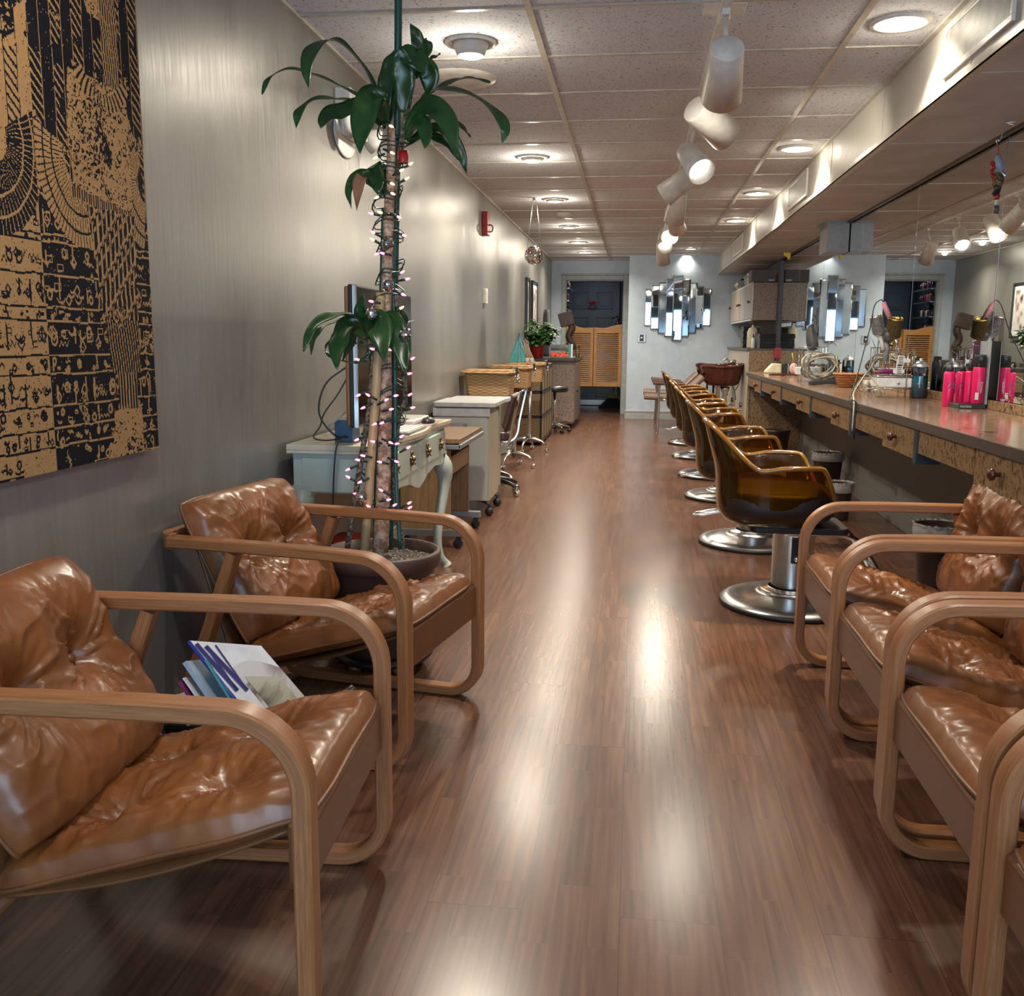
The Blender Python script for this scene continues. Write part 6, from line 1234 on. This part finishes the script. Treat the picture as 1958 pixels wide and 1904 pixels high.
wbin('brown waste bin with plastic liner behind the nearest amber chairs', on_z(1584, 866, .29).x - .0, on_z(1584, 866, .29).y, .115, .29)
wbin('brown waste bin with plastic liner behind the far right armchair', 1.44, 4.62, .115, .29)
wbin('dark waste bin under the far end of the counter', 1.36, 9.4, .13, .30, False)
wbin('low bin with a pale crumpled liner just behind the nearest amber chair', on_z(1606, 922, .24).x, on_z(1606, 922, .24).y, .085, .235)

# ================================================================== THINGS ON THE COUNTER
def brush(g0, lab, c, ax, r, L, bm, ring, hl):
    """round brush: axis from barrel top down into the handle"""
    ax = Vector(ax).normalized(); t = thing('round_brush', lab, 'hairbrush', c); 
    g = G(); g.lathe([(r * .86, -.0), (r * .9, -.004), (r * 1.0, -.004), (r * 1.02, .006), (r * .9, .008), (r * .88, L), (r * .5, L + .01)], (0, 0, 0), ax, n=28); label_part(g.build('barrel', M[ring], t), 'metallic barrel')
    g = G(); rr = random.Random(5); q = Vector((0, 0, 1)).rotation_difference(ax)
    for i in range(16):
        for k in range(30): a = 2 * PI * (k + (i % 2) * .5) / 30; z = .012 + (L - .02) * i / 15; p0 = q @ Vector((r * .88 * math.cos(a), r * .88 * math.sin(a), z)); p1 = q @ Vector((r * 1.13 * math.cos(a), r * 1.13 * math.sin(a), z)); g.tube([p0, p1], .0011, 3, caps=False)
    b_ = g.build('bristles', M[bm], t); b_['kind'] = 'stuff'; g = G(); g.lathe([(r * .9, .01), (r * .93, .012), (r * .93, L - .005), (r * .9, L)], (0, 0, 0), ax, n=24); g.build('bristle_bed', M[bm], t)
    g = G(); g.lathe([(r * .5, L), (.014, L + .02), (.011, L + .06), (.014, L + hl), (0, L + hl + .004)], (0, 0, 0), ax, n=14); g.build('handle', M['gold'] if ring == 'gold' else M['whitep'], t)
def dryer(name, lab, c, dirn, rz, s=1.0):
    t = thing(name, lab, 'hair dryer', c, rz); d = Vector(dirn).normalized()
    g = G(); g.lathe([(0, -.075 * s), (.030 * s, -.075 * s), (.042 * s, -.05 * s), (.045 * s, 0), (.040 * s, .05 * s), (.030 * s, .09 * s), (.028 * s, .12 * s), (.022 * s, .12 * s), (0, .09 * s)], (0, 0, 0), d, n=28); g.build('barrel', M['greyd'], t)
    g = G(); g.tube([(0, 0, -.03 * s), (.004, 0, -.09 * s), (.010, 0, -.165 * s)], [.026 * s, .024 * s, .017 * s], 16); g.build('handle', M['greyp'], t)
    return t
# near caddy with gold brush
cy = 5.58
c0 = on_z(1663, 757, CT); c1 = on_z(1735, 758, CT)
x0, x1 = c0.x, c1.x
t = thing('styling_caddy', 'chrome wire caddy with white drawer holding the gold round brush and dryer', 'caddy', (x0, cy, CT))
w = x1 - x0
g = G()
for yy in (-.06, .09):
    g.tube([(-.03, yy, .004), (-.02, yy, .04), (.02, yy, .045), (.03, yy, .004)], .003, 6); g.tube([(w - .05, yy, .0), (w - .05, yy, .24), (w - .015, yy, .26), (w - .015, yy, .0)], .0035, 6)
g.tube([(0, -.06, .05), (w, -.06, .05), (w, .09, .05), (0, .09, .05)], .003, 6, closed=True); g.tube([(0, -.06, .115), (w, -.06, .115), (w, .09, .115), (0, .09, .115)], .003, 6, closed=True)
for q in range(5): g.tube([(w * q / 4, -.06, .05), (w * q / 4, .09, .05)], .002, 5)
g.tube([(.07, -.02, .115), (.07, -.02, .27), (.19, -.02, .27), (.19, -.02, .115)], .003, 6); g.tube([(.07, .07, .115), (.07, .07, .27), (.19, .07, .27), (.19, .07, .115)], .003, 6)
g.lathe([(.045, .265), (.048, .265), (.048, .27), (.045, .27)], (.12, .02, 0), n=24); g.build('wire_frame', M['chrome'], t)
g = G(); g.box(.002, -.058, .056, w - .012, .085, .108); dr_ = g.build('drawer', M['whitep'], t, bevel=.004); g = G(); g.ball((w * .55, -.064, .082), .007, 10); g.build('knob', M['chrome'], dr_)
g = G(); g.box(-.0, -.055, .117, w, .085, .122); g.build('tray', M['chrome'], t)
dryer('hair_dryer', 'grey hair dryer standing handle down in the near chrome caddy', at(1694, 640, cy + .035), (-.25, 1, .15), 0, .85)
brush(None, 'large gold round brush with dark bristles in the near caddy', at(1713, 609, cy - .03), (-.02, .30, -1), .038, .105, 'bristle', 'gold', .05)
brush(None, 'silver grey round brush leaning left in the near caddy', at(1674, 605, cy - .0), (.32, .1, -1), .032, .10, 'bristleg', 'alu', .09)
c = at(1689, 578, cy); e = at(1703, 612, cy); f = at(1722, 692, cy)
t = thing('curling_iron', 'curling iron with pastel pink handle and black cord in the near caddy', 'curling iron', c); g = G(); g.tube([(0, 0, 0), (e - c) * .5, e - c], [.013, .0145, .013], 14); g.build('handle', M['pinkl'], t)
g = G(); g.tube([e - c, f - c], .0105, 12); g.build('barrel', M['chrome'], t)
pts = [at(1689, 577, cy), at(1684, 573, cy), at(1672, 585, cy), at(1664, 625, cy - .05), at(1652, 670, cy - .12), at(1640, 715, cy - .2), at(1628, 752, cy - .28)]; k = on_z(1622, 766, CT + .012); pts += [k, Vector((CE - .014, k.y - .02, CT + .003)), Vector((CE - .014, k.y - .01, .70)), Vector((CE + .0, k.y + .02, .64))]
g = G(); P_ = spline(pts, 8); P_ = [Vector((p.x, p.y, max(p.z, CT + .006) if p.x > CE else p.z)) for p in P_]; g.tube([p - c for p in P_], .003, 6); g.build('cord', M['black'], t)
g = G(); pp = spline([at(1680, 650, cy), at(1676, 680, cy), at(1665, 705, cy - .02), at(1642, 730, cy - .15), at(1626, 757, cy - .3), Vector((CE - .012, k.y + .02, CT + .003)), Vector((CE - .012, k.y + .02, .70))], 8); tag(None or (lambda q: (q.tube([Vector((p.x, p.y, max(p.z, CT + .006) if p.x > CE else p.z)) for p in pp], .003, 6), q.build('loose_cable', M['cableg']))[1])(G()), 'grey dryer cord running over the counter edge from the near caddy', 'cord')
pp = spline([Vector((1.36, cy - .09, CT + .02)), at(1660, 716, cy - .1), at(1645, 730, cy - .2), at(1632, 752, cy - .3), Vector((CE - .018, k.y + .0, CT + .003)), Vector((CE - .018, k.y + .0, .69))], 8)
g = G(); g.tube([Vector((p.x, p.y, max(p.z, CT + .006) if p.x > CE else p.z)) for p in pp], .0035, 6); tag(g.build('loose_cable', M['cable']), 'cream cord crossing the counter edge beside the black one', 'cord')
for i, (p, lab) in enumerate((((1722, 690), 'upper white slotted hair clip hooked on the near caddy'), ((1719, 706), 'lower white slotted hair clip hooked on the near caddy'))):
    c = at(*p, cy - .075); t = thing('hair_clip', lab, 'hair clip', c, 0, 'white slotted hair clips'); g = G(); g.prism([(-.022, -.028), (.018, -.028), (.022, .026), (-.014, .032)], .010, (0, .005, 0), (1, 0, 0), (0, 0, 1)); g.cbox((.0 if i else .022, 0, -.012 if i else .0), (.06, .012, .022)); g.build('clip', M['whitep'], t, bevel=.004)
    g = G()
    for q in range(5): g.box(-.012, -.0065, -.022 + q * .010, .012, -.0045, -.018 + q * .010)
    label_part(g.build('slots', M['black'], t), 'dark slots')
c = on_z(1690, 722, CT)
for i, (dx, lab, mt) in enumerate(((.05, 'plum coloured brush lying on the near caddy tray', 'magenta'), (.13, 'black clipper lying on the near caddy tray', 'black'))):
    t = thing('styling_tool', lab, 'styling tool', (x0 + dx, cy - .03 + i * .03, CT + .123)); g = G(); g.tube(spline([(-.06, 0, .012), (0, 0, .02), (.10, .01, .012)], 6), [.006 + .008 * math.sin(PI * q / 12) for q in range(13)], 10); g.build('body', M[mt], t)
def jar(lab, x, y, r, h, mt='blue'):
    t = thing('comb_jar', lab, 'jar', (x, y, CT), 0); g = G(); g.lathe([(0, .002), (r * .95, .002), (r, .008), (r, h * .72), (r * .9, h * .78), (r * .92, h * .80)], n=32); g.build('glass', M['glass'], t)
    g = G(); g.lathe([(0, .006), (r * .92, .006), (r * .94, h * .55), (0, h * .55)], n=28); label_part(g.build('liquid', plain('blue_disinfectant', (.01, .17, .26), .1), t), 'blue liquid')
    g = G(); g.lathe([(r * 1.0, h * .79), (r * 1.04, h * .81), (r * .6, h * .90), (r * .2, h * .95), (r * .25, h), (0, h + .004)], n=28); g.build('lid', M['alu'], t)
    g = G()
    for q in range(4): g.cbox((r * .3 * math.cos(q * 1.6), r * .3 * math.sin(q * 1.6), h * .42), (.012, .004, h * .72), Quaternion((0, 1, 0), .08 * (q - 1.5)))
    g.build('combs', M['black'], t)
jar('blue disinfectant jar with metal lid between the near caddy and the mirror', 1.548, 5.52, .042, .215)
t = thing('spray_can', 'tall black can beside the blue jar at the mirror', 'can', (1.575, 5.68, CT)); g = G(); g.lathe([(0, 0), (.03, 0), (.031, .004), (.031, .19), (.026, .20), (.022, .225), (0, .226)], n=24); g.build('can', M['black'], t)
jar('blue disinfectant jar behind the tangled cable caddy', 1.575, 7.98, .045, .20)
# far caddy with tangled cables
cz = on_z(1530, 724, CT); t = thing('cable_caddy', 'far chrome caddy wrapped in tangled cream cables with a grey dryer', 'caddy', (1.36, 7.72, CT))
g = G()
for yy in (-.06, .07):
    for xx in (-.09, .09): g.tube([(xx, yy, .0), (xx, yy, .26)], .0032, 6)
for z in (.045, .11, .26): g.tube([(-.09, -.06, z), (.09, -.06, z), (.09, .07, z), (-.09, .07, z)], .003, 6, closed=True)
g.tube([(.09, -.06, .26), (.12, -.06, .33), (.16, -.06, .27)], .003, 6)
for q in range(7): g.tube([(.03 + q * .012, -.06, .11), (.03 + q * .012, -.06, .26)], .002, 5)
g.build('wire_frame', M['chrome'], t); g = G(); g.box(-.12, -.058, .05, .06, .065, .105); o = g.build('drawer', M['whitep'], t, bevel=.004); g = G(); g.ball((.02, -.063, .08), .006, 8); g.build('knob', M['chrome'], o)
dryer('hair_dryer', 'grey hair dryer standing nozzle up in the far caddy of cables', (1.345, 7.70, CT + .31), (-.15, .1, .9), 0, 1.0)
for i, (mt, lab, r_) in enumerate((('cable', 'tangle of thick cream cables around the far caddy', .0055), ('cableg', 'tangle of grey cables around the far caddy', .004))):
    rr = random.Random(20 + i); pts = []
    for k_ in range(42):
        a = k_ * 1.05 + rr.uniform(-.3, .3); rad = rr.uniform(.09, .155); pts.append((1.39 + rad * math.cos(a) * 1.0, 7.58 - .03 * math.sin(a * .37) + rr.uniform(-.05, .03), CT + .115 + (rad * .72) * math.sin(a)))
    pts = [(x, y, max(CT + .008, z)) for x, y, z in pts]; g = G(); P_ = spline(pts, 6); g.tube([(p.x, p.y, max(CT + .008, p.z)) for p in P_], r_, 7); tag(g.build('cable_tangle', M[mt]), lab, 'cable', 'tangled cables on the far caddy')
t = thing('wicker_basket', 'small orange wicker basket on the counter between the two caddies', 'basket', (1.43, 6.72, CT)); g = G(); g.lathe([(0, .002), (.065, .002), (.07, .006), (.098, .085), (.104, .09), (.098, .094), (.09, .085), (.06, .012), (0, .012)], n=32); g.build('bowl', M['orange'], t); g = G(); g.tube([(.101 * math.cos(q * PI / 16), .101 * math.sin(q * PI / 16), .09 + .004 * math.sin(q * 3)) for q in range(32)], .006, 6, closed=True); g.build('rim', M['orange'], t)
t = thing('hair_clipper', 'flat black clipper lying on the counter before the orange basket', 'clipper', (1.33, 7.02, CT)); g = G(); g.tube(spline([(-.11, 0, .012), (-.04, 0, .018), (.04, .0, .022), (.10, 0, .018)], 6), 1, sec=[(-.014, -.03), (.014, -.024), (.018, 0), (.014, .024), (-.014, .03)]); g.build('body', M['black'], t, bevel=.004)
t = thing('wire_cage', 'small chrome wire cage holding rollers beside the orange basket', 'wire rack', (1.40, 6.05, CT)); g = G()
for q in range(6): g.tube([(.05 * math.cos(q), .05 * math.sin(q), .002), (.05 * math.cos(q), .05 * math.sin(q), .09)], .002, 5)
for z in (.004, .05, .09): g.tube([(.05 * math.cos(q * PI / 12), .05 * math.sin(q * PI / 12), z) for q in range(24)], .002, 5, closed=True)
g.build('cage', M['chrome'], t); g = G()
for q in range(3): g.cyl((.02 * math.cos(q * 2.1), .02 * math.sin(q * 2.1), .003), (.02 * math.cos(q * 2.1), .02 * math.sin(q * 2.1), .075), .014, n=12)
g.build('rollers', M['cork'], t)
t = thing('paddle_brush', 'brown wooden brush lying near the far end of the counter', 'hairbrush', (1.29, 8.72, CT)); g = G(); g.tube(spline([(-.12, 0, .012), (-.02, 0, .013), (.05, 0, .016), (.14, 0, .014)], 6), 1, sec=[(-.009, -.02), (.009, -.02), (.009, .02), (-.009, .02)]); g.build('body', M['brownv'], t, bevel=.004)
t = thing('powder_puff', 'fluffy pale pink duster standing near the far caddy', 'duster', (1.44, 9.1, CT)); g = G(); g.surf(lambda i, j: Vector((.032 * math.sin(PI * j) * math.cos(2 * PI * i) * (1 + .25 * math.sin(i * 50)), .032 * math.sin(PI * j) * math.sin(2 * PI * i) * (1 + .2 * math.sin(i * 43)), .055 - .052 * math.cos(PI * j) + .002)), 30, 10, closeu=True); g.build('fluff', plain('pale_pink_fluff', (.62, .40, .34), .9), t); g = G(); g.cyl((0, 0, .10), (-.02, 0, .20), .005, n=8); g.build('handle', M['straw'], t)
t = thing('steamer', 'white wedge shaped appliance at the far end of the counter', 'appliance', (1.33, 9.55, CT)); g = G(); g.prism([(-.09, 0.0), (.06, 0.0), (.06, .09), (-.02, .095), (-.09, .02)], .12, (0, .06, 0), (1, 0, 0), (0, 0, 1)); g.build('body', M['cream'], t, bevel=.01); g = G(); g.tube([(-.02, -.01, .098), (.02, -.01, .11), (.055, -.01, .10)], .010, 8); g.build('handle', M['brownv'], t)
t = thing('black_canister', 'black box beside the white wedge shaped appliance', 'box', (1.45, 9.50, CT)); g = G(); g.prism(rrect(-.05, -.05, .045, .05, .015), .095, (0, 0, 0)); g.build('body', M['black'], t, bevel=.004); g = G(); g.box(-.01, -.052, 0, .0, -.05, .095); g.build('seam', M['alu'], t)
t = thing('red_tag', 'small red tag hanging on the dark mirror post', 'tag', (1.612, 11.493, 1.0)); g = G(); g.box(-.022, -.008, -.06, .022, 0, .06); g.build('card', M['red'], t, bevel=.003); g = G(); g.tube([(0, -.004, .06), (.004, -.004, .085), (0, -.004, .11)], .002, 5); g.build('loop', M['black'], t)
# pink bottles
def pinkb(lab, p, Y, r, h, cap, lz, name='styling_bottle'):
    c = at(*p, Y); t = thing(name, lab, 'bottle', (c.x, Y, lz), 0, 'hot pink hair product bottles'); hc = h - cap
    g = G(); g.lathe([(0, 0), (r * .95, 0), (r, .004), (r, hc - .006), (r * .9, hc), (r * .5, hc + .004), (0, hc + .004)], n=28); g.build('bottle', M['pink'], t)
    g = G(); g.lathe([(0, hc), (r * .62, hc), (r * .62, h - .02), (r * .45, h - .015), (r * .42, h), (0, h)] if cap < .05 or r < .025 else [(0, hc), (r * .98, hc), (r * .98, h - .004), (r * .9, h), (0, h)], n=24); g.build('cap', M['black'], t)
    return t, hc, r
t, hc, r = pinkb('left one of the two hot pink pump bottles standing on the counter', (1811, 777), 4.84, .026, .205, .042, CT); text('lettering', '20', .045, M['magenta'], t, (-.014, -r - .0006, .085), (0, 0, 1) if 0 else (1, 0, 0), (0, 0, 1))
t, hc, r = pinkb('right one of the two hot pink pump bottles standing on the counter', (1834, 777), 4.90, .024, .205, .042, CT); text('lettering', '20', .04, M['magenta'], t, (-.012, -r - .0006, .085), (1, 0, 0), (0, 0, 1))
sb = on_z(1858, 778, CT); sY = 4.70
t = thing('product_display', 'black countertop display stand with a tall board behind pink bottles', 'display stand', (at(1858, 778, sY).x, sY, CT)); 
g = G(); g.box(-.075, -.05, 0, .045, .10, .022); g.build('base', M['black'], t, bevel=.002)
text('lettering', 'MATRIX', .014, M['silver'], t, (-.068, -.0515, .006), (1, 0, 0), (0, 0, 1))
g = G(); g.box(.018, .096, .022, .047, .101, .31); g.build('board', M['hall'], t); text('lettering', 'THE NEW', .0085, plain('red_print', (.75, .05, .06), .5), t, (-.015 + .035, .0955, .286), (1, 0, 0), (0, 0, 1), xs=.6); text('lettering', 'MIRACLES', .007, M['red'], t, (.02, .0955, .276), (1, 0, 0), (0, 0, 1), xs=.6)
g = G(); g.box(.047, -.045, .022, .0495, .101, .31); label_part(g.build('side_board', M['slate'], t), 'grey side board')
t, hc, r = pinkb('thin hot pink bottle with black cap at the left on the black display stand', (1850, 772), 4.76, .019, .205, .058, CT + .0225)
t, hc, r = pinkb('largest hot pink spray bottle with black cap on the black display stand', (1867, 774), 4.69, .027, .225, .055, CT + .0225); text('lettering', 'MIRACLE', .013, M['silver'], t, (.010, -r - .0006, .05), (0, 0, 1), (-1, 0, 0)); g = G(); g.box(-.018, -r - .0012, .02, -.004, -r + .004, .052); g.build('bar_code', M['whitep'], t)
t = thing('gold_scissors', 'gold handled scissors leaning by the mirror right of the display', 'scissors', (1.585, 4.38, CT)); g = G(); g.tube([(0, 0, .004), (.01, 0, .03), (.022, 0, .06)], .0025, 6); g.lathe([(.009, -.002), (.012, 0), (.009, .002)], (.028, 0, .07), (0, 1, 0), n=14); g.lathe([(.009, -.002), (.012, 0), (.009, .002)], (.008, 0, .072), (0, 1, 0), n=14); g.build('body', M['brass'], t)

# charms on a hook under the soffit
hc_ = on_z(1928, 234, SZ - .008); Yh = hc_.y
t = thing('hanging_charms', 'cluster of red, blue and leopard charms hanging on a silver hook from the soffit', 'charms', hc_)
Q = lambda x, y: at(x, y, Yh) - hc_
g = G(); g.tube(spline([Q(1945, 232), Q(1922, 236), Q(1918, 250), Q(1912, 268), Q(1905, 268), Q(1907, 275)], 6), .0025, 8); g.tube([Q(1920, 233), Q(1935, 238), Q(1946, 240)], .002, 6); g.build('hook', M['chrome'], t)
g = G(); g.tube(spline([Q(1906, 268), Q(1908, 290), Q(1905, 305)], 5), .003, 6)
for (x, y) in ((1897, 312), (1900, 320), (1896, 328), (1898, 336), (1900, 343), (1902, 314)): g.ball(Q(x, y), .010, 10)
g.build('red_beads', M['red'], t)
def charm(pts, rr_, mt, nm):
    g = G(); P = spline([Q(*p) for p in pts], 6); k = len(P); g.tube(P, [rr_[0] + (rr_[1] - rr_[0]) * math.sin(PI * i / (k - 1)) for i in range(k)], 12); g.build(nm, M[mt], t)
charm([(1908, 297), (1910, 315), (1914, 330)], (.008, .019), 'lblue', 'blue_charm'); charm([(1914, 328), (1920, 335), (1923, 340)], (.005, .010), 'alu', 'silver_charm')
charm([(1907, 330), (1908, 345), (1905, 362)], (.010, .024), 'leop', 'leopard_charm'); charm([(1898, 372), (1905, 368), (1913, 352)], (.008, .014), 'towel', 'black_charm')
charm([(1902, 376), (1910, 377)], (.013, .014), 'red', 'red_charm'); charm([(1907, 381), (1906, 392)], (.008, .008), 'whitep', 'white_charm'); charm([(1906, 393), (1904, 408)], (.009, .012), 'greyd', 'dark_charm')
